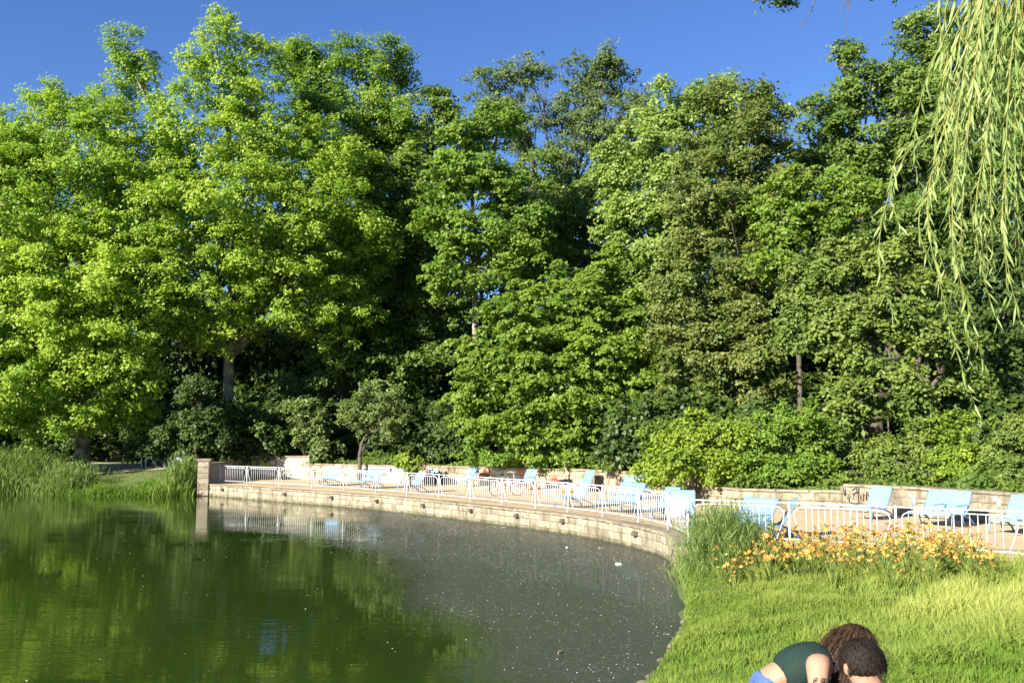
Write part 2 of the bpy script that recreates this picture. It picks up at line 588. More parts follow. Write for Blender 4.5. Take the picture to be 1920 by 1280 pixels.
def build_ground():
    def axis(a0, f0, f1, a1, fine):
        c0 = f0 - np.cumsum(np.geomspace(fine, 60, 40))[::-1]
        c1 = f1 + np.cumsum(np.geomspace(fine, 60, 40))
        return np.concatenate([c0[c0 > a0], np.arange(f0, f1, fine), c1[c1 < a1]])
    xs = axis(-900, -36, 20, 900, .45)
    ys = axis(-500, 2, 66, 1400, .45)
    X, Y = np.meshgrid(xs, ys)
    Z = gz(X, Y)
    Z += np.where(inside(TERRACE, X, Y), 0, .03 * np.sin(X * 1.7 + np.sin(Y * 1.1)) * np.cos(Y * 1.3))
    V = np.stack([X.ravel(), Y.ravel(), Z.ravel()], 1)
    nx, ny = len(xs), len(ys)
    i = np.arange(nx - 1)
    j = np.arange(ny - 1)
    I, J = np.meshgrid(i, j)
    a = (J * nx + I).ravel()
    Fa = np.stack([a, a + 1, a + nx + 1, a + nx], 1)
    o = link('ground', mesh_np('ground', V, Fa, M['ground'], smooth=True))
    tag(o, kind='structure')


build_ground()
w = MB()
w.add([(-120, -10, WATER), (30, -10, WATER), (30, 70, WATER), (-120, 70, WATER)], [(0, 1, 2, 3)])
tag(w.build('pond_water', M['water']), kind='structure')
t = MB()
t.add([(x, y, 0) for x, y in TERRACE], [tuple(range(len(TERRACE)))])
tag(t.build('terrace', M['sand']), kind='structure')
# path on the far bank beyond the pillar
pth = MB()
pp = spline([(-46, 66), (-34, 65.5), (-27, 63.8), (-22.5, 62.6), (-18.5, 62)], 1.0)
V = []
for k, p in enumerate(pp):
    tn = pp[min(k + 1, len(pp) - 1)] - pp[max(k - 1, 0)]
    tn /= np.linalg.norm(tn)
    nrm = np.array([-tn[1], tn[0]])
    for s in np.linspace(-3.6, 3.6, 5):
        q = p + nrm * s
        V.append((q[0], q[1], gz1(*q) + .05))
pth.add(V, [(k * 5 + a, k * 5 + a + 1, k * 5 + a + 6, k * 5 + a + 5) for k in range(len(pp) - 1) for a in range(4)])
tag(pth.build('path', M['path'], smooth=True), kind='structure')


# ------------------------------------------------------------------ stone walls
def stone_mesh(seed, mat):
    r = random.Random(seed)
    # unit block: x -.5...5, y 0 (front) .. 1, z 0..1 ; front face bevelled and uneven
    j = lambda a: r.uniform(-a, a)
    e = .045
    V = [(-.5, .12, 0), (.5, .12, 0), (.5, .12, 1), (-.5, .12, 1), (-.5, 1, 0), (.5, 1, 0), (.5, 1, 1), (-.5, 1, 1),
         (-.5 + e + j(.02), .02 + j(.03), e * 1.6 + j(.02)), (.5 - e + j(.02), .02 + j(.03), e * 1.6 + j(.02)),
         (.5 - e + j(.02), .02 + j(.03), 1 - e * 1.6 + j(.02)), (-.5 + e + j(.02), .02 + j(.03), 1 - e * 1.6 + j(.02)), (j(.2), -.02 + j(.03), .5 + j(.2))]
    Fs = [(8, 9, 12), (9, 10, 12), (10, 11, 12), (11, 8, 12), (0, 1, 9, 8), (1, 2, 10, 9), (2, 3, 11, 10), (3, 0, 8, 11),
          (1, 5, 6, 2), (4, 0, 3, 7), (3, 2, 6, 7), (0, 4, 5, 1), (5, 4, 7, 6)]
    return mesh('stone', V, Fs, mat)


STONE = {k: [stone_mesh(s, M[k]) for s in range(5)] for k in ('stone', 'stone_white', 'stone_pink', 'coping')}


class Curve2:
    def __init__(s, pts):
        s.p = np.asarray(pts, float)
        s.s = np.concatenate([[0], np.cumsum(np.linalg.norm(np.diff(s.p, axis=0), axis=1))])
        s.L = s.s[-1]

    def at(s, u):
        return np.array([np.interp(u, s.s, s.p[:, 0]), np.interp(u, s.s, s.p[:, 1])])

    def tan(s, u):
        d = s.at(min(u + .05, s.L)) - s.at(max(u - .05, 0))
        return d / np.linalg.norm(d)


def stone_wall(root, line, z0, courses, cop_h, depth, wmin, wmax, seed, side=-1, paint=None, cop_len=1.1, cop_depth=.5, overhang=.04):
    """courses of single blocks along a curve, with recessed mortar behind and coping slabs on top.
    side -1: the face looks to the right-hand normal (tx,ty)->(ty,-tx)"""
    r = random.Random(seed)
    c = Curve2(line)
    # core
    V, Fs = [], []
    us = np.linspace(0, c.L, max(3, int(c.L / .4)))
    ztop = z0 + sum(courses)
    for u in us:
        p, tn = c.at(u), c.tan(u)
        n = np.array([tn[1], -tn[0]]) * (1 if side < 0 else -1)
        a = p - n * .035
        b = p - n * depth
        V += [(a[0], a[1], z0 - .3), (a[0], a[1], ztop), (b[0], b[1], ztop), (b[0], b[1], z0 - .3)]
    for k in range(len(us) - 1):
        q = k * 4
        for e in range(4):
            Fs.append((q + e, q + (e + 1) % 4, q + 4 + (e + 1) % 4, q + 4 + e))
    Fs += [(0, 3, 2, 1), (len(V) - 4, len(V) - 3, len(V) - 2, len(V) - 1)]
    link('mortar_core', mesh('mortar_core', V, Fs, M['mortar']), root)

    def put(name, me, u, w, z, h, dep, off):
        p, tn = c.at(u), c.tan(u)
        n = np.array([tn[1], -tn[0]]) * (1 if side < 0 else -1)
        q = p + n * off
        # local +y must point into the wall (-n); local x along it
        ang = math.atan2(-n[1], -n[0]) - math.pi / 2
        link(name, me, root, (q[0], q[1], z), ang, (w, dep, h))
    z = z0
    for h in courses:
        u = -r.uniform(0, .2)
        while u < c.L - .05:
            wd = r.uniform(wmin, wmax)
            if u + wd > c.L - .12: wd = c.L - u
            uc = u + wd / 2
            key = 'stone'
            if paint: key = paint(c.at(max(0, uc)), z + h / 2) or 'stone'
            put('stone', r.choice(STONE[key]), uc, wd - .014, z + .006, h - .012, .22, r.uniform(-.012, .014))
            u += wd
        z += h
    u = 0
    while u < c.L - .05:
        wd = cop_len * r.uniform(.85, 1.15)
        if u + wd > c.L - .3: wd = c.L - u
        put('coping_slab', r.choice(STONE['coping']), u + wd / 2, wd - .012, z, cop_h + r.uniform(-.006, .006), cop_depth, overhang + r.uniform(-.01, .01))
        u += wd
    return c


pond_wall = empty('retaining_wall', (0, 0, 0))
tag(pond_wall, 'curved pale limestone retaining wall standing in the pond below the white railing', 'wall')
wc = stone_wall(pond_wall, WALL, WATER - .12, [.23, .24, .22], .085, .5, .36, .72, 3, side=-1, cop_len=1.0, cop_depth=.55)
for px, py in [(425, 920), (541, 927.5), (627, 933), (711, 940), (796, 947.5), (882, 955.5), (968, 966), (1055, 978), (1190, 999)]:
    # nearest point of the wall to the spot where the spout comes out
    q = P(px, py, -.22)
    k = int(np.argmin(np.hypot(WALL[:, 0] - q[0], WALL[:, 1] - q[1])))
    ppx = [960 + F * p[0] / p[1] for p in WALL]
    k = int(np.argmin(np.abs(np.array(ppx[:-4]) - px)))
    p = WALL[k]
    tn = WALL[min(k + 1, len(WALL) - 1)] - WALL[max(k - 1, 0)]
    tn /= np.linalg.norm(tn)
    n = np.array([tn[1], -tn[0]])
    m = MB()
    m.add([(-.13, .1, -.07), (.13, .1, -.07), (.13, .1, .08), (-.13, .1, .08), (-.10, -.16, -.09), (.10, -.16, -.09), (.11, -.13, .06), (-.11, -.13, .06)],
          [(0, 1, 2, 3), (4, 7, 6, 5), (0, 4, 5, 1), (1, 5, 6, 2), (2, 6, 7, 3), (3, 7, 4, 0)])
    m.tube([(0, -.12, -.01), (0, -.17, -.02)], .05, 8)
    m.V = [(x * .8 + random.uniform(-.012, .012), y * .85, z_ * .8 + random.uniform(-.012, .012)) for x, y, z_ in m.V]
    m.build('drain_spout', M['spout'], pond_wall, loc=(p[0], p[1], -.22), rz=math.atan2(-n[1], -n[0]) - math.pi / 2)

pil = empty('gate_pillar', (-17.15, 54.0, WATER))
tag(pil, 'square pale stone pillar standing in the water at the end of the curved wall', 'pillar')
m = MB().box(-.28, .28, -.35, .35, -.6, 1.92)
rot = math.radians(-38)
m.build('shaft', M['concrete'], pil, rz=0)
z = -.3
r_ = random.Random(4)
for k in range(7):
    for sx in (0,):
        o = link('stone', STONE['stone'][k % 5], pil, (0, -.385, z), 0, (.58, .1, .30))
        o = link('stone', STONE['stone'][(k + 2) % 5], pil, (-.315, 0, z), -math.pi / 2, (.7, .1, .30))
        o = link('stone', STONE['stone'][(k + 1) % 5], pil, (.315, 0, z), math.pi / 2, (.7, .1, .30))
    z += .315
MB().box(-.37, .37, -.44, .44, 1.92, 2.05).build('cap_slab', M['coping'], pil)
pil.rotation_euler = (0, 0, math.radians(8))

endw = empty('end_wall', (0, 0, 0))
tag(endw, 'tall grey rendered wall with green and black bubble graffiti behind the railing', 'wall')
EA, EB, EC = np.array([-17.2, 54.9]), np.array([-17.0, 59.9]), np.array([-12.5, 59.65])


def slab(root, name, a, b, z0, z1, th, mat, th_side=1):
    a, b = np.array(a, float), np.array(b, float)
    d = (b - a) / np.linalg.norm(b - a)
    n = np.array([-d[1], d[0]]) * th * th_side
    V = [(a[0], a[1], z0), (b[0], b[1], z0), (b[0] + n[0], b[1] + n[1], z0), (a[0] + n[0], a[1] + n[1], z0)]
    V += [(v[0], v[1], z1) for v in V]
    return MB().add(V, [(0, 3, 2, 1), (4, 5, 6, 7), (0, 1, 5, 4), (1, 2, 6, 5), (2, 3, 7, 6), (3, 0, 4, 7)]).build(name, mat, root)


slab(endw, 'side_wall', EA, EB, -.15, 1.02, .4, M['concrete'], 1)
slab(endw, 'side_coping', EA + np.array([.06, 0]), EB + np.array([.06, 0]), 1.02, 1.14, .52, M['coping'], 1)
slab(endw, 'back_wall', EB + np.array([0.003, .003]), EC, -.15, 1.38, .4, M['concrete'], 1)
slab(endw, 'back_coping', EB + np.array([0, -.05]), EC + np.array([0, -.05]), 1.38, 1.46, .5, M['coping'], 1)

REARPX = lambda p: 960 + F * p[0] / p[1]


def paint_a(p, z):
    x = REARPX(p)
    if 622 < x < 752 and random.Random(int(x * 7 + z * 100)).random() < .88: return 'stone_white'
    if 925 < x < 975 and z < .8: return 'stone_white'
    if (863 < x < 925 or 975 < x < 1005) and random.Random(int(x * 3)).random() < .75: return 'stone_pink'
    return None


rear_a = empty('terrace_back_wall', (0, 0, 0))
tag(rear_a, 'long curved stone wall with white painted patches behind the terrace under the trees', 'wall')
stone_wall(rear_a, REAR_A, 0, [.31, .30, .29], .1, .45, .4, .8, 11, side=-1, paint=paint_a, cop_len=1.2)
rear_b = empty('low_back_wall', (0, 0, 0))
tag(rear_b, 'low stone wall half covered by the hanging bright shrubs', 'wall')
stone_wall(rear_b, REAR_B, 0, [.31, .29], .1, .45, .45, .85, 12, side=-1, cop_len=1.2)
rear_c = empty('scribbled_back_wall', (0, 0, 0))
tag(rear_c, 'sunlit stone wall with black scribbled letters behind the blue loungers', 'wall')
stone_wall(rear_c, REAR_C, 0, [.29, .28, .27], .1, .45, .4, .8, 13, side=-1, cop_len=1.2)


def wall_point(px, py, A, B, off=.03):
    """the spot on a vertical wall plane through A-B, a little proud of it"""
    A, B = np.array(A, float), np.array(B, float)
    d = (B - A) / np.linalg.norm(B - A)
    n = np.array([d[1], -d[0]])
    r = ray(px, py)
    t = n.dot(A + n * off) / n.dot(r[:2])
    q = r * t
    return np.array([q[0], q[1], q[2] + EYE]), np.array([n[0], n[1], 0]), np.array([d[0], d[1], 0])


def strokes(root, name, lines, A, B, width, mat, off=.035):
    """painted strokes as thin ribbons lying on the wall"""
    m = MB()
    for ln in lines:
        pts = [wall_point(x, y, A, B, off) for x, y in ln]
        n = pts[0][1]
        d = pts[0][2]
        up = np.array([0, 0, 1.0])
        pc = [p[0] for p in pts]
        V = []
        for k, p in enumerate(pc):
            tn = pc[min(k + 1, len(pc) - 1)] - pc[max(k - 1, 0)]
            tn = tn / (np.linalg.norm(tn) + 1e-9)
            sd_ = np.cross(n, tn)
            V += [p - sd_ * width / 2, p + sd_ * width / 2]
        m.add(V, [(2 * k, 2 * k + 1, 2 * k + 3, 2 * k + 2) for k in range(len(pc) - 1)])
    return m.build(name, mat, root)


def blob(root, name, polys, A, B, mat, off=.03):
    m = MB()
    for pl in polys:
        pts = [wall_point(x, y, A, B, off)[0] for x, y in pl]
        m.add(pts, [tuple(range(len(pts)))])
    return m.build(name, mat, root)


C0, C1, C2 = REAR_C[0], REAR_C[1], REAR_C[2]
strokes(rear_c, 'graffiti', [
    [(1588, 936), (1590, 926), (1592, 940)], [(1592, 940), (1594, 928), (1598, 936)], [(1597, 919), (1602, 915), (1606, 914), (1605, 921)],
    [(1599, 926), (1603, 923), (1611, 922)], [(1601, 937), (1600, 925)], [(1610, 913), (1609, 930), (1610, 943), (1605, 944), (1595, 943), (1592, 939)],
    [(1613, 928), (1613.5, 935), (1619, 939), (1619, 924)], [(1624, 936), (1624, 921), (1628, 922), (1626, 928), (1631, 932)], [(1627, 941), (1629, 932)],
    [(1633, 937), (1633, 924), (1639, 937)], [(1637, 923), (1637, 933), (1643, 940)], [(1641, 926), (1640, 934)], [(1640, 925), (1649, 923)], [(1645, 925), (1643, 935)],
    [(1581, 914), (1583, 928)], [(1585, 916), (1585, 930)]],
    C0, C1, .028, M['black'])
C1b = C1
strokes(rear_c, 'lilac_stroke', [[(1705, 925), (1710, 930), (1714, 931)], [(1713, 929), (1715, 945)], [(1862, 934), (1873, 938)], [(1872, 934), (1873, 948)]], C1, C2, .11, M['lilac_paint'])
A0, A1 = EB, EC
blob(endw, 'green_letter', [
    [(432, 871), (433, 861), (440, 857.5), (453, 857), (454, 866), (450, 873)], [(459, 872), (461, 862), (468, 859), (469, 872)],
    [(472, 872), (473, 861), (481, 861), (480, 872)], [(486, 872), (487, 857), (497, 857), (499, 864), (494, 868), (503, 866), (510, 869), (512, 874), (490, 874)]],
    A0, A1, M['green_paint'], .02)
strokes(endw, 'black_outline', [
    [(428, 872), (427, 864), (434, 858), (446, 856.5), (455, 857.5), (455.5, 866), (452, 874)], [(457.5, 873), (459, 863), (464, 859), (470, 858.5), (470, 873)],
    [(470, 862), (476, 859.5), (482, 860), (481, 873)], [(485, 873), (485.5, 858), (498, 856), (501, 862), (494, 866)], [(495, 866.5), (504, 864.5), (515, 860.5), (518, 868), (515, 873)]],
    A0, A1, .06, M['black'], .026)
sp = [(640, 890), (648, 883), (643, 897)]
ai = int(np.argmin(np.abs(np.array([REARPX(p) for p in REAR_A]) - 690)))
strokes(rear_a, 'graffiti', [[(641, 884), (648, 890), (640, 898)], [(668, 879), (670, 893), (675, 884)], [(682, 878), (690, 884), (684, 893)], [(697, 876), (697, 890)], [(716, 888), (724, 887)],
                             [(731, 876), (733, 890)]], REAR_A[ai - 6], REAR_A[ai + 6], .09, M['black'], .1)

# graffiti block on the far bank
blk = empty('concrete_block', (0, 0, 0))
tag(blk, 'low dark concrete block sprayed with white and blue arcs beside the bank', 'block')
b0, b1 = Q(263, 880, 60.5), Q(352, 880, 59.5)
slab(blk, 'body', b0[:2], b1[:2], .1, 1.55, .6, M['dark_cloth'], 1)
slab(blk, 'top_edge', b0[:2] - [0, .03], b1[:2] - [0, .03], 1.55, 1.62, .66, M['concrete'], 1)
arcs = []
for cx in (280, 297, 315, 332):
    arcs.append([(cx + 7 * math.cos(a), 868 - 11 * math.sin(a)) for a in np.linspace(0, math.pi, 9)] + [(cx - 7, 880)])
strokes(blk, 'blue_arc', arcs[1:], b0[:2], b1[:2], .1, M['blue_paint'], .02)
strokes(blk, 'white_arc', [arcs[0], [(265, 856), (266, 878)], [(272, 858), (273, 872)]] + [[(x + 3, y + 2) for x, y in a[:7]] for a in arcs[1:]], b0[:2], b1[:2], .07, M['white'], .03)

# ------------------------------------------------------------------ railing
UNIT_BAR = MB().tube([(0, 0, 0), (0, 0, 1)], .0082, 6)
BAR_ME = mesh('bar', UNIT_BAR.V, UNIT_BAR.F, M['white'], True)
POST_ME = mesh('post', *(lambda q: (q.V, q.F))(MB().tube([(0, 0, -.05), (0, 0, 1.0)], .028, 8).ball((0, 0, 1.0), .03, 8, 5)), M['white'], True)


def railing(root, posts, wob=0):
    for i, p in enumerate(posts):
        if root is RAIL_R and i == 0: continue
        link('post', POST_ME, root, (p[0], p[1], 0))
    for a, b in zip(posts[:-1], posts[1:]):
        a, b = np.array(a, float), np.array(b, float)
        Ln = float(np.linalg.norm(b - a))
        d = (b - a) / Ln
        at = lambda u, z: (a[0] + d[0] * u, a[1] + d[1] * u, z)
        pan = MB()
        pan.tube([at(.0, .985), at(Ln, .985)], .018, 8)
        loop = [at(.30, .16), at(.24, .3), at(.13, .62), at(.12, .74), at(.16, .83), at(.26, .885), at(.4, .9)]
        loop += [at(Ln - .4, .9), at(Ln - .26, .885), at(Ln - .16, .83), at(Ln - .12, .74), at(Ln - .13, .62), at(Ln - .24, .3), at(Ln - .30, .16)]
        pan.tube(loop, .0125, 6)
        pan.tube([at(.0, .10), at(.12, .155), at(.3, .16), at(Ln - .3, .16), at(Ln - .12, .155), at(Ln, .10)], .0125, 6)
        po = pan.build('panel_frame', M['white'], root, True)
        nb = 12
        for k in range(nb):
            u = .4 + (Ln - .8) * k / (nb - 1)
            q = at(u, .16)
            link('bar', BAR_ME, po, q, None, (1, 1, (.98 if k in (0, 5, 6, 11) else .9) - .16))


RAIL_R = None
RAIL_L = empty('railing', (0, 0, 0))
tag(RAIL_L, 'long curved white metal railing following the pond wall around the terrace', 'railing')
railing(RAIL_L, POSTS)
RAIL_R = empty('railing', (0, 0, 0))
tag(RAIL_R, 'straight white metal railing between the orange daylilies and the terrace', 'railing')
railing(RAIL_R, POSTS_R)


# ------------------------------------------------------------------ loungers
def lounger_parts(w, arms):
    """meshes of one lounger: x across, front towards -y, feet on z=0"""
    prof = [(-.66, .335), (-.645, .385), (-.6, .40), (-.3, .375), (.0, .335), (.1, .335), (.19, .38), (.3, .56), (.42, .76), (.51, .92), (.545, .965), (.585, .975), (.615, .945)]
    prof = spline(prof, .035)
    h = w / 2
    sl = MB()
    n = len(prof)
    V = []
    for k, (y, z) in enumerate(prof):
        t = prof[min(k + 1, n - 1)] - prof[max(k - 1, 0)]
        t /= np.linalg.norm(t)
        ny, nz = -t[1], t[0]
        rib = .004 * (k % 2)
        V += [(-h, y + ny * (.008 + rib), z + nz * (.008 + rib)), (h, y + ny * (.008 + rib), z + nz * (.008 + rib)), (h, y - ny * .008, z - nz * .008), (-h, y - ny * .008, z - nz * .008)]
    Fs = [(k * 4 + e, k * 4 + (e + 1) % 4, k * 4 + 4 + (e + 1) % 4, k * 4 + 4 + e) for k in range(n - 1) for e in range(4)]
    Fs += [(3, 2, 1, 0), (4 * n - 4, 4 * n - 3, 4 * n - 2, 4 * n - 1)]
    sl.add(V, Fs)
    out = [('sling', mesh('sling', sl.V, sl.F, M['blue']))]
    for sx in (-1, 1):
        x = sx * (h + .012)
        side = MB().tube([(x, -.63, .36), (x, -.3, .36), (x, .08, .315), (x, .2, .375), (x, .42, .745), (x, .53, .93)], .018, 6)
        out.append(('side_rail', mesh('side_rail', side.V, side.F, M['navy'], True)))
        fl = MB().tube([(x, -.6, .36), (x, -.63, .18), (x, -.655, 0)], .019, 6)
        out.append(('leg', mesh('leg', fl.V, fl.F, M['blue'], True)))
        rl = MB().tube([(x, -.12, .34), (x, .12, .29), (x, .34, .22), (x, .5, .12), (x, .58, 0)], [.022, .026, .028, .024, .018], 6)
        out.append(('leg', mesh('leg', rl.V, rl.F, M['navy'], True)))
        ml = MB().tube([(x, -.05, .33), (x, -.02, .16), (x, .07, 0)], .017, 6)
        out.append(('leg', mesh('leg', ml.V, ml.F, M['navy'], True)))
    if arms:
        for x in ([-h - .02, h + .02] + ([0] if w > 1 else [])):
            ar = MB().tube([(x, -.42, .37), (x, -.40, .56), (x, -.36, .60), (x, .2, .60), (x, .30, .58), (x, .22, .40)], .016, 6)
            out.append(('armrest', mesh('armrest', ar.V, ar.F, M['navy'], True)))
    cb = MB().tube([(-h, -.03, .2), (h, -.03, .2)], .012, 6)
    out.append(('crossbar', mesh('crossbar', cb.V, cb.F, M['navy'], True)))
    return out


LP = {(w, a): lounger_parts(w, a) for w in (.68, 1.28) for a in (True, False)}


def lounger(px, py, face, w, arms, label, scale=1.0):
    p = P(px, py, 0)
    a = math.atan2(face[1], face[0]) + math.pi / 2      # local -y turns to face
    root = empty('lounger', (p[0], p[1], .004), a)
    for nm, me in LP[(w, arms)]:
        link(nm, me, root)
    return tag(root, label, 'lounger', 'pale blue metal loungers on the terrace')


S, D = .68, 1.28
lounger(1638, 973, (-.80, -.60), S, False, 'narrow armless pale blue lounger beside the black scribble on the stone wall')
lounger(1766, 985, (-.80, -.60), D, True, 'wide armed pale blue lounger alone before the lilac marked stone wall')
lounger(1904, 999, (-.82, -.57), S, False, 'armless pale blue lounger before the stone wall beyond the wide armed one')
lounger(1190, 936, (-.50, -.86), D, True, 'wide pale blue lounger with arms backed against the bright overhanging shrub')
lounger(1092, 921, (-.85, -.52), S, False, 'pale blue lounger in tree shade behind the person with the red bag')
lounger(986, 917, (-.62, -.78), S, True, 'narrow pale blue lounger right behind the pink bicycle')
lounger(878, 911, (-.55, -.83), S, True, 'narrow pale blue lounger before the red painted wall stones')
lounger(800, 907, (-.30, -.95), D, False, 'wide pale blue lounger on which the person in the dark brown top sits')
lounger(612, 910, (-.72, -.69), D, False, 'pale blue lounger behind the railing closest to the stone pillar')
lounger(690, 915, (-.72, -.69), D, True, 'wide pale blue lounger behind the railing in front of the white painted wall')
lounger(774, 923, (-.80, -.60), S, True, 'narrow pale blue lounger behind the railing next to the black bag')
lounger(1078, 951, (-.86, -.50), S, False, 'armless pale blue lounger behind the railing below the person with the red bag')
lounger(1166, 960, (-.84, -.54), D, True, 'wide pale blue lounger with arms pushed up behind the railing before the shrub')
lounger(1238, 974, (-.86, -.50), S, True, 'armed pale blue lounger tucked inside the curve of the railing')
lounger(1279, 985, (-.25, -.97), S, False, 'armless pale blue lounger standing inside the sharp railing corner')
lounger(1398, 1008, (-.90, -.44), D, True, 'wide armed pale blue lounger behind the tall reed clump')
lounger(1452, 1008, (-.98, .17), S, False, 'slim pale blue lounger seen edge on above the orange daylilies')


# ------------------------------------------------------------------ people
def skin_mesh(name, nodes, edges, mat, parent, sub=2, root=0):
    """continuous body surface grown over joints: nodes = {name: (pos, radius)}"""
    keys = list(nodes)
    me = bpy.data.meshes.new(name)
    me.from_pydata([tuple(map(float, nodes[k][0])) for k in keys], [(keys.index(a), keys.index(b)) for a, b in edges], [])
    me.materials.append(mat)
    o = link(name, me, parent)
    md = o.modifiers.new('skin', 'SKIN')
    md.use_smooth_shade = True
    md.branch_smoothing = .6
    if not me.skin_vertices: return o
    for k, kk in enumerate(keys):
        r = nodes[kk][1]
        me.skin_vertices[0].data[k].radius = (r, r) if not hasattr(r, '__len__') else r
        me.skin_vertices[0].data[k].use_root = (k == root)
    s = o.modifiers.new('sub', 'SUBSURF')
    s.levels = s.render_levels = sub
    return o


def hand(nodes, edges, wrist, palm_dir, side_dir, tag_):
    """palm and five fingers rooted in the palm"""
    w_ = np.array(nodes[wrist][0])
    d = np.array(palm_dir, float)
    d /= np.linalg.norm(d)
    s = np.array(side_dir, float)
    s -= d * s.dot(d)
    s /= np.linalg.norm(s)
    c = np.cross(d, s)
    pm = w_ + d * .05
    nodes[tag_ + 'palm'] = (pm, (.034, .018))
    edges.append((wrist, tag_ + 'palm'))
    for k, (off, ln) in enumerate([(-.028, .062), (-.010, .074), (.010, .070), (.028, .056)]):
        b_ = pm + d * .035 + s * off
        m_ = b_ + d * ln * .5 + c * .004
        t_ = b_ + d * ln * .95 + c * .018
        for q, (pp_, r_) in enumerate(((b_, .0095), (m_, .0085), (t_, .0065))):
            nodes[f'{tag_}f{k}{q}'] = (pp_, r_)
        edges += [(tag_ + 'palm', f'{tag_}f{k}0'), (f'{tag_}f{k}0', f'{tag_}f{k}1'), (f'{tag_}f{k}1', f'{tag_}f{k}2')]
    b_ = pm - d * .01 - s * .036
    t_ = b_ + d * .045 - s * .022
    nodes[tag_ + 't0'] = (b_, .011)
    nodes[tag_ + 't1'] = (t_, .008)
    edges += [(tag_ + 'palm', tag_ + 't0'), (tag_ + 't0', tag_ + 't1')]


def head_bits(root, c, fwd, mat, r=.1):
    """nose, eyes and ears set on the head"""
    f = np.array(fwd, float)
    f /= np.linalg.norm(f)
    up = np.array([0, 0, 1.0])
    up -= f * f.dot(up)
    up /= np.linalg.norm(up)
    s = np.cross(f, up)
    c = np.array(c, float)
    m = MB()
    m.add([c + f * .092 + up * .02, c + f * .088 - up * .035 + s * .016, c + f * .115 - up * .03, c + f * .088 - up * .035 - s * .016], [(0, 1, 2), (0, 2, 3), (1, 3, 2)])
    m.build('nose', mat, root, True)
    for q in (-1, 1):
        MB().ball(c + f * .083 + up * .012 + s * .03 * q, .012, 8, 5).build('eye', M['black'], root, True)
        MB().ball(c + s * .088 * q - up * .01, (.016, .022, .032), 8, 6).build('ear', mat, root, True)
    MB().ball(c + f * .078 - up * .055, (.02, .01, .006), 8, 5).build('mouth', M['hair_brown'], root, True)


def hair_strands(root, name, c, r, n, fall, length, mat, seed, keep=None, wid=.006, crown_only=False):
    """a head of hair: ribbons that leave the scalp and hang towards fall"""
    rr = np.random.default_rng(seed)
    V, Fa = [], []
    c = np.array(c, float)
    fall = np.array(fall, float)
    fall /= np.linalg.norm(fall)
    while len(Fa) < n * 5:
        d = rr.normal(size=3)
        d /= np.linalg.norm(d)
        if keep is not None and not keep(d): continue
        p = c + d * r * .93
        L_ = length * rr.uniform(.6, 1.15)
        seg = 5
        v = d * .5 + rr.normal(size=3) * .25 + fall * .35
        b0 = len(V)
        side = np.cross(d, rr.normal(size=3))
        side /= np.linalg.norm(side)
        for k in range(seg + 1):
            wd = wid * (1 - .8 * k / seg)
            V += [p - side * wd, p + side * wd]
            v = v * .62 + fall * .42 + rr.normal(size=3) * .07
            v /= np.linalg.norm(v)
            nx = p + v * L_ / seg
            q = nx - c
            dq = np.linalg.norm(q)
            if dq < r * 1.02: nx = c + q / dq * r * 1.03
            p = nx
        for k in range(seg):
            Fa.append((b0 + 2 * k, b0 + 2 * k + 1, b0 + 2 * k + 3, b0 + 2 * k + 2))
    return link(name, mesh_np(name, np.array(V), np.array(Fa), mat), root)


def lerp(a, b, t): return np.array(a) * (1 - t) + np.array(b) * t


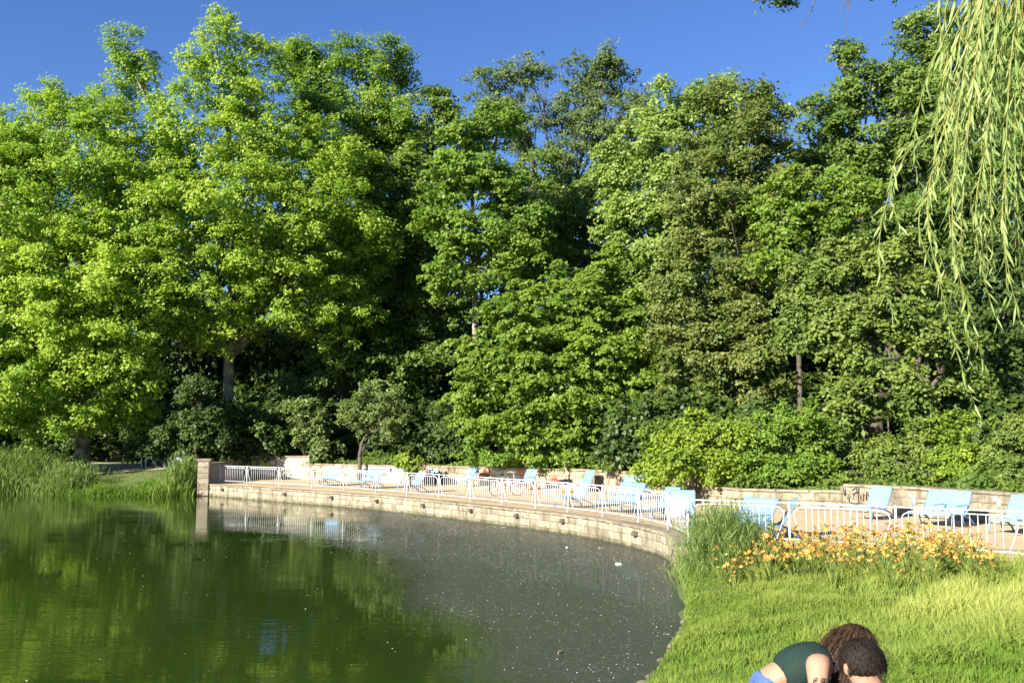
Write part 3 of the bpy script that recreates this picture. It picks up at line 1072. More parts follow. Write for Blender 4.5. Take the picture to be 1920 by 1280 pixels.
def woman_front():
    """leaning towards her companion, seen from the side and behind"""
    Y = 4.75
    g = gz1(1.3, Y)
    pel = Q(1437, 1318, Y)
    root = empty('person', (pel[0], pel[1], g))
    tag(root, 'person with long brown hair in dark green tank top and jeans leaning on companion', 'person')
    o = np.array([pel[0], pel[1], g])
    q = lambda px, py, y: Q(px, py, y) - o
    hip, sp1, sp2, ch = q(1424, 1296, Y), q(1455, 1273, Y), q(1494, 1252, Y), q(1540, 1241, Y + .02)
    nk, hd, hd2 = q(1574, 1232, Y + .04), q(1596, 1216, Y + .05), q(1606, 1203, Y + .06)
    shL, shR = q(1533, 1248, Y - .15), q(1546, 1240, Y + .19)
    N = {'hip': (hip, (.145, .12)), 'sp1': (sp1, (.115, .09)), 'sp2': (sp2, (.12, .095)), 'ch': (ch, (.125, .10)), 'nk': (nk, .052), 'hd': (hd, .083), 'hd2': (hd2, .078),
         'sL': (shL, .058), 'eL': (q(1536, 1318, Y - .20), .042), 'wL': (q(1562, 1396, Y - .26), .03),
         'sR': (shR, .06), 'eR': (q(1562, 1300, Y + .28), .04), 'wR': (q(1600, 1370, Y + .22), .03)}
    gr = lambda x, y, z: np.array([x, y, z]) - o
    for s, sy in (('L', -.1), ('R', .12)):
        h = hip + np.array([.0, sy, -.03])
        kn = h + np.array([.24, sy * .8, 0])
        kn[2] = .075
        an = h + np.array([-.12, sy * .3, 0])
        an[2] = .06
        N['h' + s] = (h, .085)
        N['k' + s] = (kn, .06)
        N['a' + s] = (an, .042)
        N['t' + s] = (an + np.array([-.13, 0, -.02]), .032)
    E_ = [('hip', 'sp1'), ('sp1', 'sp2'), ('sp2', 'ch'), ('ch', 'nk'), ('nk', 'hd'), ('hd', 'hd2'), ('ch', 'sL'), ('sL', 'eL'), ('eL', 'wL'), ('ch', 'sR'), ('sR', 'eR'), ('eR', 'wR')]
    for s in 'LR': E_ += [('hip', 'h' + s), ('h' + s, 'k' + s), ('k' + s, 'a' + s), ('a' + s, 't' + s)]
    hand(N, E_, 'wL', (.4, -.1, -.9), (.2, 1, 0), 'L_')
    hand(N, E_, 'wR', (.5, .1, -.85), (.2, -1, 0), 'R_')
    skin_mesh('body', N, E_, M['skin'], root)
    T = {'a': (lerp(hip, sp1, .98), (.124, .1)), 'b': (sp2, (.14, .118)), 'c': (lerp(sp2, ch, .8), (.145, .125)), 'd': (lerp(ch, nk, .45), (.10, .085))}
    skin_mesh('tank_top', T, [('a', 'b'), ('b', 'c'), ('c', 'd')], M['top_green'], root)
    J = {'hip': (hip, (.165, .135)), 'w': (lerp(hip, sp1, .8), (.13, .108))}
    je = [('hip', 'w')]
    for s in 'LR':
        J['h' + s] = (N['h' + s][0], .098)
        J['k' + s] = (N['k' + s][0], .074)
        J['a' + s] = (N['a' + s][0] + np.array([-.01, 0, .03]), .056)
        je += [('hip', 'h' + s), ('h' + s, 'k' + s), ('k' + s, 'a' + s)]
    skin_mesh('jeans', J, je, M['denim'], root)
    hc = lerp(hd, hd2, .6)
    head_bits(root, hc, (.75, .1, -.55), M['skin'])
    MB().ball(hc + np.array([-.008, 0, .012]), (.09, .087, .09), 16, 10).build('hair_cap', M['hair_brown'], root, True)
    hair_strands(root, 'hair', hc, .1, 4200, (-.35, -.15, -.9), .27, M['hair_brown'], 3, keep=lambda d: d[0] < .8 and d[2] > -.5, wid=.0022)
    # flower-like tattoo on the upper arm
    a, b_ = N['sL'][0], N['eL'][0]
    tm = MB()
    r_t = random.Random(3)
    for k in range(9):
        for j in range(4):
            t_ = .3 + .075 * k + r_t.uniform(-.03, .03)
            c_ = lerp(a, b_, t_)
            an = math.radians(-120 + 28 * j + r_t.uniform(-14, 14))
            rad = .060 - .014 * t_
            n = np.array([math.cos(an), math.sin(an), .0])
            pts = []
            for q_ in range(7):
                th = q_ / 6 * 2 * math.pi
                cc = c_ + np.array([0, 0, .011 * math.sin(th + k)])
                a2 = an + (.1 + .04 * (j + k) % 3) * math.cos(th * (1 + k % 2))
                pts.append(cc + rad * np.array([math.cos(a2), math.sin(a2), 0]))
            tm.tube(pts, .0016, 3)
    tm.build('tattoo', M['dark_cloth'], root)


def man_front():
    Y = 4.42
    pel = np.array([Q(1690, 1400, Y)[0], Y + .02])
    g = gz1(*pel)
    root = empty('person', (pel[0], pel[1], g))
    tag(root, 'person with short dark hair seen from behind, head bowed against the companion', 'person')
    o = np.array([pel[0], pel[1], g])
    q = lambda px, py, y: Q(px, py, y) - o
    hd, hd2 = q(1612, 1252, Y), q(1614, 1236, Y + .02)
    nk = q(1634, 1290, Y - .01)
    ch = q(1668, 1352, Y)
    hip = np.array([.02, 0, .13])
    sp = lerp(hip, ch, .5) + np.array([.03, 0, 0])
    N = {'hip': (hip, (.16, .13)), 'sp': (sp, (.145, .115)), 'ch': (ch, (.165, .12)), 'nk': (nk, .06), 'hd': (hd, .083), 'hd2': (hd2, .08),
         'sL': (ch + np.array([-.06, -.2, .03]), .065), 'eL': (ch + np.array([-.16, -.24, -.2]), .046), 'wL': (ch + np.array([-.30, -.10, -.30]), .034),
         'sR': (ch + np.array([.03, .2, .03]), .065), 'eR': (ch + np.array([-.02, .30, -.22]), .046), 'wR': (ch + np.array([-.2, .30, -.34]), .034)}
    E_ = [('hip', 'sp'), ('sp', 'ch'), ('ch', 'nk'), ('nk', 'hd'), ('hd', 'hd2'), ('ch', 'sL'), ('sL', 'eL'), ('eL', 'wL'), ('ch', 'sR'), ('sR', 'eR'), ('eR', 'wR')]
    for s, sy in (('L', -.1), ('R', .1)):
        h = hip + np.array([.03, sy, -.03])
        kn = h + np.array([.28, sy, .25])
        an = kn + np.array([.16, 0, -.34])
        an[2] = .06
        N['h' + s], N['k' + s], N['a' + s] = (h, .09), (kn, .064), (an, .045)
        N['t' + s] = (an + np.array([.15, 0, -.025]), .033)
        E_ += [('hip', 'h' + s), ('h' + s, 'k' + s), ('k' + s, 'a' + s), ('a' + s, 't' + s)]
    hand(N, E_, 'wL', (-.8, .3, -.5), (.3, 1, 0), 'L_')
    hand(N, E_, 'wR', (-.9, -.1, -.4), (.3, -1, 0), 'R_')
    skin_mesh('body', N, E_, M['skin'], root)
    skin_mesh('shirt', {'a': (lerp(hip, sp, .3), (.165, .135)), 'b': (sp, (.16, .13)), 'c': (ch, (.182, .138))}, [('a', 'b'), ('b', 'c')], M['dark_cloth'], root)
    J = {'hip': (hip, (.172, .142))}
    je = []
    for s in 'LR':
        J['h' + s] = (N['h' + s][0], .102)
        J['k' + s] = (N['k' + s][0], .078)
        J['a' + s] = (N['a' + s][0] + np.array([-.01, 0, .04]), .058)
        je += [('hip', 'h' + s), ('h' + s, 'k' + s), ('k' + s, 'a' + s)]
    skin_mesh('trousers', J, je, M['dark_cloth'], root)
    hc = lerp(hd, hd2, .6)
    head_bits(root, hc, (-.5, .85, -.1), M['skin'])
    MB().ball(hc + np.array([.004, -.008, .016]), (.089, .09, .09), 16, 10).build('hair_cap', M['hair_dark'], root, True)
    hair_strands(root, 'hair', hc + np.array([.003, -.006, .012]), .096, 5200, (.15, -.25, -.6), .032, M['hair_dark'], 5,
                 keep=lambda d: d[2] > -.35 - .2 * d[1], wid=.002)


woman_front()
man_front()


def seated(px, py, face, label, top, topmat, skinmat, hairmat, lean, pantmat, seat_z=.36, long_hair=False):
    p = P(px, py, 0)
    a = math.atan2(face[1], face[0]) + math.pi / 2
    root = empty('person', (p[0], p[1], .004), a)
    tag(root, label, 'person')
    hip = np.array([0, 0, seat_z + .12])
    ch = np.array([0, -math.sin(lean) * .36, hip[2] + math.cos(lean) * .36])
    nk = ch + np.array([0, -.06, .14])
    hd = nk + np.array([0, -.03, .12])
    hd2 = hd + np.array([0, -.005, .07])
    N = {'hip': (hip, (.16, .12)), 'sp': (lerp(hip, ch, .5), (.13, .10)), 'ch': (ch, (.15, .11)), 'nk': (nk, .05), 'hd': (hd, .078), 'hd2': (hd2, .075)}
    E_ = [('hip', 'sp'), ('sp', 'ch'), ('ch', 'nk'), ('nk', 'hd'), ('hd', 'hd2')]
    for s, q in (('L', -1), ('R', 1)):
        N['s' + s] = (ch + np.array([.18 * q, 0, .05]), .055)
        N['e' + s] = (ch + np.array([.24 * q, -.14, -.19]), .042)
        N['w' + s] = (ch + np.array([.08 * q, -.33, -.20]), .03)
        h = hip + np.array([.1 * q, -.02, -.02])
        kn = np.array([.14 * q, -.46, seat_z + .13])
        an = np.array([.13 * q, -.52, .07])
        N['h' + s], N['k' + s], N['a' + s] = (h, .085), (kn, .058), (an, .042)
        N['t' + s] = (an + np.array([0, -.15, -.035]), .032)
        E_ += [('ch', 's' + s), ('s' + s, 'e' + s), ('e' + s, 'w' + s), ('hip', 'h' + s), ('h' + s, 'k' + s), ('k' + s, 'a' + s), ('a' + s, 't' + s)]
        hand(N, E_, 'w' + s, (-.5 * q, -.7, -.1), (0, 0, 1), s + '_')
    skin_mesh('body', N, E_, skinmat, root)
    if top:
        skin_mesh('top', {'a': (lerp(hip, ch, .1), (.165, .13)), 'b': (lerp(hip, ch, .5), (.145, .115)), 'c': (lerp(ch, nk, .1), (.16, .122))}, [('a', 'b'), ('b', 'c')], topmat, root)
    J = {'hip': (hip, (.172, .135))}
    je = []
    for s in 'LR':
        J['h' + s] = (N['h' + s][0], .096)
        J['k' + s] = (N['k' + s][0], .072)
        J['a' + s] = (N['a' + s][0] + np.array([0, 0, .04]), .054)
        je += [('hip', 'h' + s), ('h' + s, 'k' + s), ('k' + s, 'a' + s)]
    skin_mesh('trousers', J, je, pantmat, root)
    hc = lerp(hd, hd2, .55)
    head_bits(root, hc, (0, -1, -.12), skinmat)
    MB().ball(hc + np.array([0, .022, .025]), (.092, .09, .095), 12, 8).build('hair_cap', hairmat, root, True)
    hair_strands(root, 'hair', hc + np.array([0, .02, .02]), .095, 200, (0, .15, -1), .26 if long_hair else .06, hairmat, 9, keep=lambda d: d[1] > -.2 and d[2] > -.3, wid=.01)
    return root


seated(798, 910, (-.15, -.99), 'person in a dark brown sleeveless top leaning forward on a wide lounger', True, M['top_brown'], M['skin'], M['hair_dark'], .35, M['dark_cloth'])
seated(1066, 921, (-.97, -.22), 'bare chested person with brown hair sitting sideways beside a red bag', False, None, M['skin_pale'], M['hair_brown'], .1, M['dark_cloth'], .36, True)


def soft_bag(px, py, z, size, mat, name, label, seed):
    p = P(px, py, 0)
    root = empty(name, (p[0], p[1], z))
    tag(root, label, 'bag')
    m = MB()
    m.ball((0, 0, size[2] * .5), (size[0] / 2, size[1] / 2, size[2] / 2), 14, 9)
    rr = random.Random(seed)
    m.V = [(x * (1.1 if abs(zz - size[2] * .5) < size[2] * .3 else 1), y, max(0.0, zz + rr.uniform(-.012, .012))) for x, y, zz in m.V]
    m.build('pouch', mat, root, True)
    h = MB().tube([(-size[0] * .2, 0, size[2] * .93), (-size[0] * .15, 0, size[2] * 1.2), (size[0] * .15, 0, size[2] * 1.2), (size[0] * .2, 0, size[2] * .93)], .014, 6)
    h.build('handle', mat, root, True)
    MB().box(-size[0] * .32, size[0] * .32, -size[1] * .53, -size[1] * .44, size[2] * .3, size[2] * .36).build('zip', M['metal'], root)


soft_bag(1040, 924, .34, (.52, .32, .32), M['red_cloth'], 'red_bag', 'bulging red cloth bag on the seat edge in front of the bare chested person', 2)
soft_bag(779, 912, .34, (.55, .35, .42), M['dark_cloth'], 'black_bag', 'black soft bag on the wide lounger beside the person in brown', 3)


def bicycle(px, py, heading):
    p = P(px, py, 0)
    root = empty('bicycle', (p[0], p[1], .004), heading)
    tag(root, 'pale pink bicycle parked on the terrace in front of a blue lounger', 'bicycle')
    R = .33
    for x in (-.52, .52):
        wm = MB().tube([(x + R * math.cos(a), 0, R + R * math.sin(a)) for a in np.linspace(0, 2 * math.pi, 28, endpoint=False)], .02, 6, True)
        wh = wm.build('wheel', M['rubber'], root, True)
        rm = MB().tube([(x + .305 * math.cos(a), 0, R + .305 * math.sin(a)) for a in np.linspace(0, 2 * math.pi, 28, endpoint=False)], .012, 5, True)
        rm.build('rim', M['pink_metal'], wh, True)
        sm = MB()
        for k in range(18):
            a = k * 2 * math.pi / 18
            sm.tube([(x, .02 * (-1) ** k, R), (x + .3 * math.cos(a), 0, R + .3 * math.sin(a))], .003, 3)
        sm.build('spokes', M['metal'], wh)
    fr = MB()
    bb, st, hd, rh, fh = (-.08, 0, .29), (-.2, 0, .80), (.36, 0, .85), (-.52, 0, R), (.52, 0, R)
    fr.tube([bb, st], .017).tube([bb, (.38, 0, .68)], .019).tube([(-.17, 0, .62), (.34, 0, .72)], .015)
    for y in (-.05, .05): fr.tube([bb, (-.52, y, R)], .011).tube([(-.18, 0, .72), (-.52, y, R)], .009)
    fr.build('frame', M['pink_metal'], root, True)
    fk = MB().tube([(.34, 0, .92), (.38, 0, .68)], .017)
    for y in (-.05, .05): fk.tube([(.38, y, .68), (.45, y, .5), (.52, y, R)], .011)
    fk.build('fork', M['pink_metal'], root, True)
    MB().tube([(.2, -.28, 1.0), (.3, -.22, 1.04), (.36, -.05, 1.0), (.36, .05, 1.0), (.3, .22, 1.04), (.2, .28, 1.0)], .013).build('handlebar', M['metal'], root, True)
    MB().ball((-.22, 0, .92), (.14, .085, .04), 10, 6).tube([(-.2, 0, .78), (-.21, 0, .9)], .013).build('saddle', M['rubber'], root, True)
    MB().tube([(-.08 + .09 * math.cos(a), -.05, .29 + .09 * math.sin(a)) for a in np.linspace(0, 2 * math.pi, 16, endpoint=False)], .008, 5, True).tube([(-.08, -.06, .29), (.04, -.08, .18)], .01).tube([(-.08, .06, .29), (-.2, .08, .4)], .01).build('crankset', M['metal'], root, True)
    MB().box(-.7, -.3, -.07, .07, .73, .745).tube([(-.65, .06, .73), (-.52, .06, R)], .006).tube([(-.65, -.06, .73), (-.52, -.06, R)], .006).build('rack', M['rubber'], root)
    MB().tube([(-.3, .1, .25), (-.36, .2, 0)], .009).build('kickstand', M['metal'], root)


bicycle(950, 929, math.radians(28))

# bench on the far bank
bp_ = Q(200, 838, 72)
bench = empty('park_bench', (bp_[0], bp_[1], gz1(bp_[0], bp_[1])), .15)
tag(bench, 'long dark wooden bench on the lit grass beyond the path', 'bench')
for y in (-.2, -.05, .1): MB().box(-1.5, 1.5, y, y + .12, .45, .49).build('seat_plank', M['bench_wood'], bench)
for z_ in (.6, .78): MB().box(-1.5, 1.5, .26, .30, z_, z_ + .13).build('back_plank', M['bench_wood'], bench)
for x in (-1.2, 0.02, 1.2): MB().box(x, x + .1, -.18, .3, 0, .45).box(x, x + .1, .22, .26, .45, .92).build('leg', M['black'], bench)


# ------------------------------------------------------------------ trees
def tri_leaves(P0, Nn, size, r, kite):
    """one small face (or folded pair) per leaf"""
    n = len(P0)
    t = r.normal(size=(n, 3))
    t -= Nn * np.sum(t * Nn, 1)[:, None]
    t /= np.linalg.norm(t, axis=1)[:, None] + 1e-9
    b = np.cross(Nn, t)
    s = size[:, None]
    if kite:
        V = np.stack([P0 - t * s * .55, P0 + b * s * .36 + Nn * s * .12, P0 + t * s * .6, P0 - b * s * .36 + Nn * s * .12], 1).reshape(-1, 3)
        k = np.arange(n)[:, None] * 4
        Fa = np.concatenate([k + np.array([[0, 2, 1]]), k + np.array([[0, 3, 2]])], 1).reshape(-1, 3)
    else:
        V = np.stack([P0 + t * s * .62, P0 - t * s * .42 + b * s * .5, P0 - t * s * .42 - b * s * .5], 1).reshape(-1, 3)
        Fa = np.arange(n * 3).reshape(-1, 3)
    return V, Fa


NLEAF = [0]


def Lb(px, py, Y, rx, rz, ry=None):
    c = Q(px, py, Y)
    k = Y / F
    return (c[0], c[1], c[2], rx * k, (ry if ry else .85 * (rx + rz) / 2) * k, rz * k)


def tree(name, label, cat, base_px, Y, lobes, mat, leaf=.26, clump=1.05, dens=1.0, trunk_r=.3, fork=.35, seed=1, flat=.65, kite=False, bark='bark', group=None,
         fill=.14, shell=.45, bare=60, lean=0.0, droop=0.0, up=.5, base_z=None, at_xy=None):
    leaf, dens = leaf * .82, dens * 2.3
    r = np.random.default_rng(seed)
    bx = (base_px - 960) / F * Y
    if at_xy is not None: bx, Y = at_xy
    bz = gz1(bx, Y)
    root = empty(name, (bx, Y, bz))
    tag(root, label, cat, group)
    o = np.array([bx, Y, bz])
    lob = np.array(lobes, float)
    # clump centres
    area = np.array([(l[3] * l[4] + l[3] * l[5] + l[4] * l[5]) / 3 * 4 * math.pi for l in lob])
    nc = (area / (clump ** 2 * 1.45)).astype(int) + 6
    C, outd = [], []
    for l, k in zip(lob, nc):
        d = r.normal(size=(k, 3))
        d /= np.linalg.norm(d, axis=1)[:, None]
        keep = (d[:, 1] < .35) | (r.random(k) < .3)
        d = d[keep]
        rad = 1 - shell * r.random(len(d)) ** 1.6
        rad += .07 * r.normal(size=len(d)) * (rad > .8)
        c = l[:3] + d * rad[:, None] * l[3:]
        C.append(c)
        outd.append(d)
    C = np.concatenate(C)
    outd = np.concatenate(outd)
    # drop clumps buried in another lobe
    keep = np.ones(len(C), bool)
    for l in lob:
        q = np.linalg.norm((C - l[:3]) / l[3:], axis=1)
        keep &= ~((q < .5) & (r.random(len(C)) < .8))
    keep &= C[:, 2] > bz + .25
    # whole boughs are missing here and there: uneven hollows in the crown
    ph = r.uniform(0, 6.28, 6)
    w_ = 1.0 / clump
    hol = np.sin(C[:, 0] * 1.15 * w_ + ph[0] + 1.3 * np.sin(C[:, 2] * .7 * w_ + ph[1])) + np.sin(C[:, 2] * 1.35 * w_ + ph[2] + 1.1 * np.sin(C[:, 0] * .8 * w_ + ph[3])) + .6 * np.sin(C[:, 1] * 1.1 * w_ + ph[4])
    keep &= ~((hol < -.75) & (r.random(len(C)) < .85))
    C, outd = C[keep], outd[keep]
    rc = clump * np.clip(np.exp(r.normal(-.2, .38, len(C))), .35, 1.9)
    ltint = r.normal(0, .13, len(lob))
    near = np.argmin(np.linalg.norm((C[:, None, :] - lob[None, :, :3]) / lob[None, :, 3:], axis=2), 1)
    ctint = np.clip(r.normal(.5, .2, len(C)) + ltint[near], 0, 1)
    per = np.maximum(8, (rc ** 2 * 3.2 / leaf ** 2 * dens)).astype(int)
    idx = np.repeat(np.arange(len(C)), per)
    n = len(idx)
    d = r.normal(size=(n, 3))
    d[:, 2] += up
    d += outd[idx] * .35
    d /= np.linalg.norm(d, axis=1)[:, None]
    rad = r.random(n) ** .52 * np.where(r.random(n) < .10, 1.6, 1)
    # leaves gather in tufts within each bough
    ns = 9
    sub = r.normal(size=(len(C), ns, 3))
    sub[:, :, 2] += up
    sub += outd[:, None, :] * .45
    sub /= np.linalg.norm(sub, axis=2)[:, :, None]
    sub *= (.35 + .6 * r.random((len(C), ns, 1))) * rc[:, None, None]
    off = sub[idx, r.integers(0, ns, n)] + d * rad[:, None] * (rc[idx] * .48)[:, None]
    off[:, 2] *= flat
    if droop: off[:, 2] -= droop * (off[:, 0] ** 2 + off[:, 1] ** 2) / rc[idx]
    P0 = C[idx] + off
    Nn = d * .5 + outd[idx] * .3 + np.array([0, 0, .45]) + np.array(to_sun) * .45 + r.normal(size=(n, 3)) * .5
    tint = np.clip(ctint[idx] * .6 + .4 * r.random(n) + .0, 0, 1)
    # sparse inner foliage, tinted darker to paint in the crown's inner shade
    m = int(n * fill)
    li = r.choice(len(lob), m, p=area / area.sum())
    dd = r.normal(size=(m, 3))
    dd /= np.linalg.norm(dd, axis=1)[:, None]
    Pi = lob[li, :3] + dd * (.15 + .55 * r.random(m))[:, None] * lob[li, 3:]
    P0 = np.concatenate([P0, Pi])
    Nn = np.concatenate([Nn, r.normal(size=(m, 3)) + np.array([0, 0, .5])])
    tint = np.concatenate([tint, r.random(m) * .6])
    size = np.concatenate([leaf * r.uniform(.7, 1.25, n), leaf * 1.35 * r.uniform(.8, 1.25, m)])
    ok = P0[:, 2] > bz + .05
    P0, Nn, tint, size = P0[ok], Nn[ok], tint[ok], size[ok]
    Nn /= np.linalg.norm(Nn, axis=1)[:, None] + 1e-9
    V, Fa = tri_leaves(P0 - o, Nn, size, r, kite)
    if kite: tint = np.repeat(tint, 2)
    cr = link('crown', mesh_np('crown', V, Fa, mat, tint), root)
    cr['kind'] = 'stuff'
    NLEAF[0] += len(Fa)
    # trunk and limbs
    cen = lob[:, :3] - o
    H = float((lob[:, 2] + lob[:, 5]).max() - bz)
    fk = np.array([lean, 0, max(.5, fork * H)])
    tr = MB()
    fl = 1.35
    tr.tube([(0, 0, -.25), (0, 0, .15), (lean * .3, 0, fk[2] * .45), fk, fk + np.array([lean * .3, 0, H * .03])], [trunk_r * fl, trunk_r * 1.05, trunk_r * .9, trunk_r * .85, trunk_r * .5], 10)
    tr.build('trunk', M[bark], root, True)
    limbs = []
    for k, c in enumerate(cen):
        top = c + np.array([0, 0, lob[k, 5] * .35])
        mid = lerp(fk, top, .45) + np.array([r.normal() * .25, r.normal() * .25, .06 * np.linalg.norm(top - fk)])
        pth_ = spline([fk - np.array([0, 0, .2]), lerp(fk, mid, .5) + r.normal(size=3) * .15, mid, lerp(mid, top, .6) + r.normal(size=3) * .2, top], max(.35, H / 22))
        rr_ = np.linspace(trunk_r * .62, trunk_r * .12, len(pth_))
        lm = MB().tube(pth_, rr_, 7)
        lm.build('limb', M[bark], root, True)
        limbs.append(pth_)
    if bare:
        br = MB()
        ch = r.choice(len(C), min(bare, len(C)), replace=False)
        for k in ch:
            c = C[k] - o
            best = min(limbs, key=lambda q: np.linalg.norm(q[-1] - c))
            st = best[int(len(best) * r.uniform(.45, .95))]
            mid = lerp(st, c, .5) + r.normal(size=3) * .18 + np.array([0, 0, .1 * np.linalg.norm(c - st)])
            br.tube([st, lerp(st, mid, .6), mid, lerp(mid, c, .6), c], np.array([.2, .16, .12, .08, .04]) * trunk_r + .006, 4)
        br.build('branches', M[bark], root, True)['kind'] = 'stuff'
    return root


def L_(*a): return Lb(*a)


# tall planes on the far left bank
tree('plane_tree', 'broad yellow-green plane tree overhanging the reeds on the far bank', 'tree', 160, 61,
     [Lb(40, 420, 60, 170, 170), Lb(190, 330, 62, 160, 140), Lb(-30, 620, 58, 150, 140), Lb(130, 570, 58, 160, 150), Lb(60, 270, 63, 110, 90), Lb(60, 720, 57, 130, 90), Lb(200, 700, 58, 110, 80), Lb(150, 215, 64, 80, 60), Lb(-60, 300, 62, 120, 90), Lb(255, 440, 60, 100, 110), Lb(245, 590, 58.5, 100, 100), Lb(20, 790, 57.5, 90, 45), Lb(130, 770, 58, 90, 45), Lb(240, 760, 60, 80, 50), Lb(-90, 740, 58, 90, 70)],
     M['lf_plane'], .2, .9, .74, .5, .22, 21, bark='plane_bark')
tree('plane_tree', 'tallest plane tree with forked pale trunk and crown rising highest against the sky', 'tree', 428, 64,
     [Lb(330, 290, 63, 150, 130), Lb(440, 145, 64, 90, 115), Lb(248, 135, 65, 48, 68), Lb(430, 420, 61, 170, 120), Lb(590, 420, 63, 120, 140), Lb(320, 545, 60, 120, 90), Lb(540, 570, 62, 110, 80), Lb(500, 270, 65, 110, 100), Lb(620, 300, 66, 80, 80), Lb(660, 470, 65, 80, 100), Lb(640, 590, 64, 80, 70), Lb(380, 640, 60.5, 60, 45), Lb(500, 480, 61, 100, 80)],
     M['lf_plane'], .2, .9, .74, .42, .24, 22, bark='plane_bark')
tree('plane_tree', 'darker green plane tree standing behind the tallest forked plane', 'tree', 640, 72,
     [Lb(600, 170, 72, 80, 100), Lb(705, 170, 72, 75, 95), Lb(640, 320, 72, 110, 130), Lb(720, 330, 71, 70, 110), Lb(560, 140, 73, 40, 60), Lb(755, 150, 72, 40, 50), Lb(690, 470, 70, 80, 90), Lb(710, 590, 69, 70, 80), Lb(750, 260, 71, 45, 70)],
     M['lf_plane2'], .21, .95, .8, .4, .35, 23, bark='plane_bark')
tree('chestnut_tree', 'dark shadowy tree filling the gap between the planes and the tiered light green tree', 'tree', 760, 70,
     [Lb(810, 250, 72, 60, 75), Lb(770, 430, 71, 90, 130), Lb(700, 560, 69, 100, 120), Lb(830, 600, 69, 90, 120), Lb(640, 690, 68, 110, 90), Lb(760, 720, 67, 100, 90), Lb(980, 480, 70, 90, 130), Lb(1080, 450, 72, 90, 110), Lb(840, 200, 72, 40, 35), Lb(800, 340, 71, 70, 80), Lb(1010, 360, 74, 80, 65), Lb(1100, 370, 74, 80, 65)],
     M['lf_oak'], .24, 1.0, .8, .35, .3, 24)
tree('ash_tree', 'light green tree with tiered rounded tufts and slim pale trunk', 'tree', 890, 62,
     [Lb(890, 270, 62, 70, 75), Lb(835, 370, 61, 60, 50), Lb(950, 370, 62, 65, 60), Lb(890, 330, 61, 80, 60), Lb(830, 440, 60, 60, 40), Lb(920, 450, 60, 90, 50), Lb(860, 520, 60, 70, 45), Lb(1000, 420, 62, 40, 45), Lb(935, 230, 63, 40, 35)],
     M['lf_fresh'], .24, .85, 1.0, .2, .55, 25, flat=.5, bark='plane_bark')
tree('elm_tree', 'tall sparse grey-green tree with sky showing between its branches', 'tree', 1055, 88,
     [Lb(930, 165, 88, 55, 50), Lb(990, 140, 88, 45, 40), Lb(965, 235, 88, 65, 50), Lb(1100, 150, 88, 55, 50), Lb(1150, 140, 88, 55, 45), Lb(1190, 190, 88, 42, 40), Lb(1120, 240, 88, 75, 55), Lb(1050, 310, 88, 80, 50), Lb(1045, 210, 89, 35, 45), Lb(1170, 300, 88, 70, 60)],
     M['lf_grey'], .22, .85, .75, .3, .5, 26, fill=.1, bare=120)
tree('lime_tree', 'pale yellowish blossoming tree between the sparse elm and the reddish tree', 'tree', 1260, 62,
     [Lb(1270, 225, 62, 85, 70), Lb(1350, 205, 62, 75, 55), Lb(1200, 310, 61, 85, 75), Lb(1290, 330, 60, 80, 90), Lb(1170, 410, 61, 60, 65), Lb(1240, 430, 60, 85, 85), Lb(1420, 230, 62, 55, 55), Lb(1250, 540, 60, 80, 70), Lb(1150, 330, 62, 45, 50)],
     M['lf_lime'], .25, .95, .95, .3, .3, 27, flat=.7, droop=.25)
tree('hornbeam_tree', 'low spreading bright green tree with feathery layered twigs behind the terrace wall', 'tree', 1045, 52,
     [Lb(1060, 590, 52, 110, 90), Lb(985, 650, 51, 100, 90), Lb(1130, 560, 53, 75, 75), Lb(1130, 680, 51, 100, 90), Lb(930, 720, 50.5, 80, 80), Lb(1040, 730, 50, 110, 70), Lb(1150, 790, 50.5, 70, 60), Lb(980, 815, 50.2, 105, 45), Lb(1080, 825, 50.2, 90, 38), Lb(1190, 720, 51, 50, 80), Lb(1180, 620, 52, 50, 70), Lb(880, 760, 51, 50, 60), Lb(900, 660, 51, 45, 50), Lb(1145, 500, 53, 40, 40), Lb(1045, 510, 52, 40, 35), Lb(930, 600, 51.5, 45, 45)],
     M['lf_horn'], .19, .62, 1.0, .17, .12, 28, flat=.38, droop=.35, up=.7)
tree('maple_tree', 'dense reddish brown topped tree between the pale lime and the oak', 'tree', 1385, 51,
     [Lb(1370, 270, 52, 95, 95), Lb(1340, 400, 50.5, 105, 110), Lb(1430, 350, 52, 70, 100), Lb(1300, 560, 49.5, 80, 110), Lb(1400, 530, 50, 90, 110), Lb(1350, 680, 49, 100, 90), Lb(1260, 690, 49, 60, 70), Lb(1420, 690, 48.5, 80, 90)],
     M['lf_brown'], .2, .8, 1.0, .25, .3, 29)
tree('oak_tree', 'large dark oak with dead bare twigs at its top beside the willow', 'tree', 1640, 57,
     [Lb(1600, 180, 57, 70, 75), Lb(1700, 150, 57, 90, 80), Lb(1780, 90, 58, 90, 110), Lb(1560, 260, 56, 75, 70), Lb(1660, 290, 55.5, 100, 90), Lb(1780, 280, 56, 110, 120), Lb(1580, 110, 57.5, 20, 32), Lb(1880, 180, 58, 110, 170), Lb(1690, 420, 55, 100, 90), Lb(1530, 310, 56, 45, 45), Lb(1860, 420, 56, 110, 120)],
     M['lf_oak'], .24, .95, .9, .45, .3, 30, bare=110)
tree('field_maple', 'small vivid green tree wedged between the reddish tree and the oak', 'tree', 1500, 47,
     [Lb(1470, 410, 47.5, 60, 70), Lb(1535, 430, 48, 60, 70), Lb(1500, 360, 48, 50, 40), Lb(1560, 350, 49, 50, 45), Lb(1450, 480, 47, 45, 40), Lb(1610, 380, 49, 50, 45)],
     M['lf_horn'], .2, .7, 1.0, .14, .55, 31)
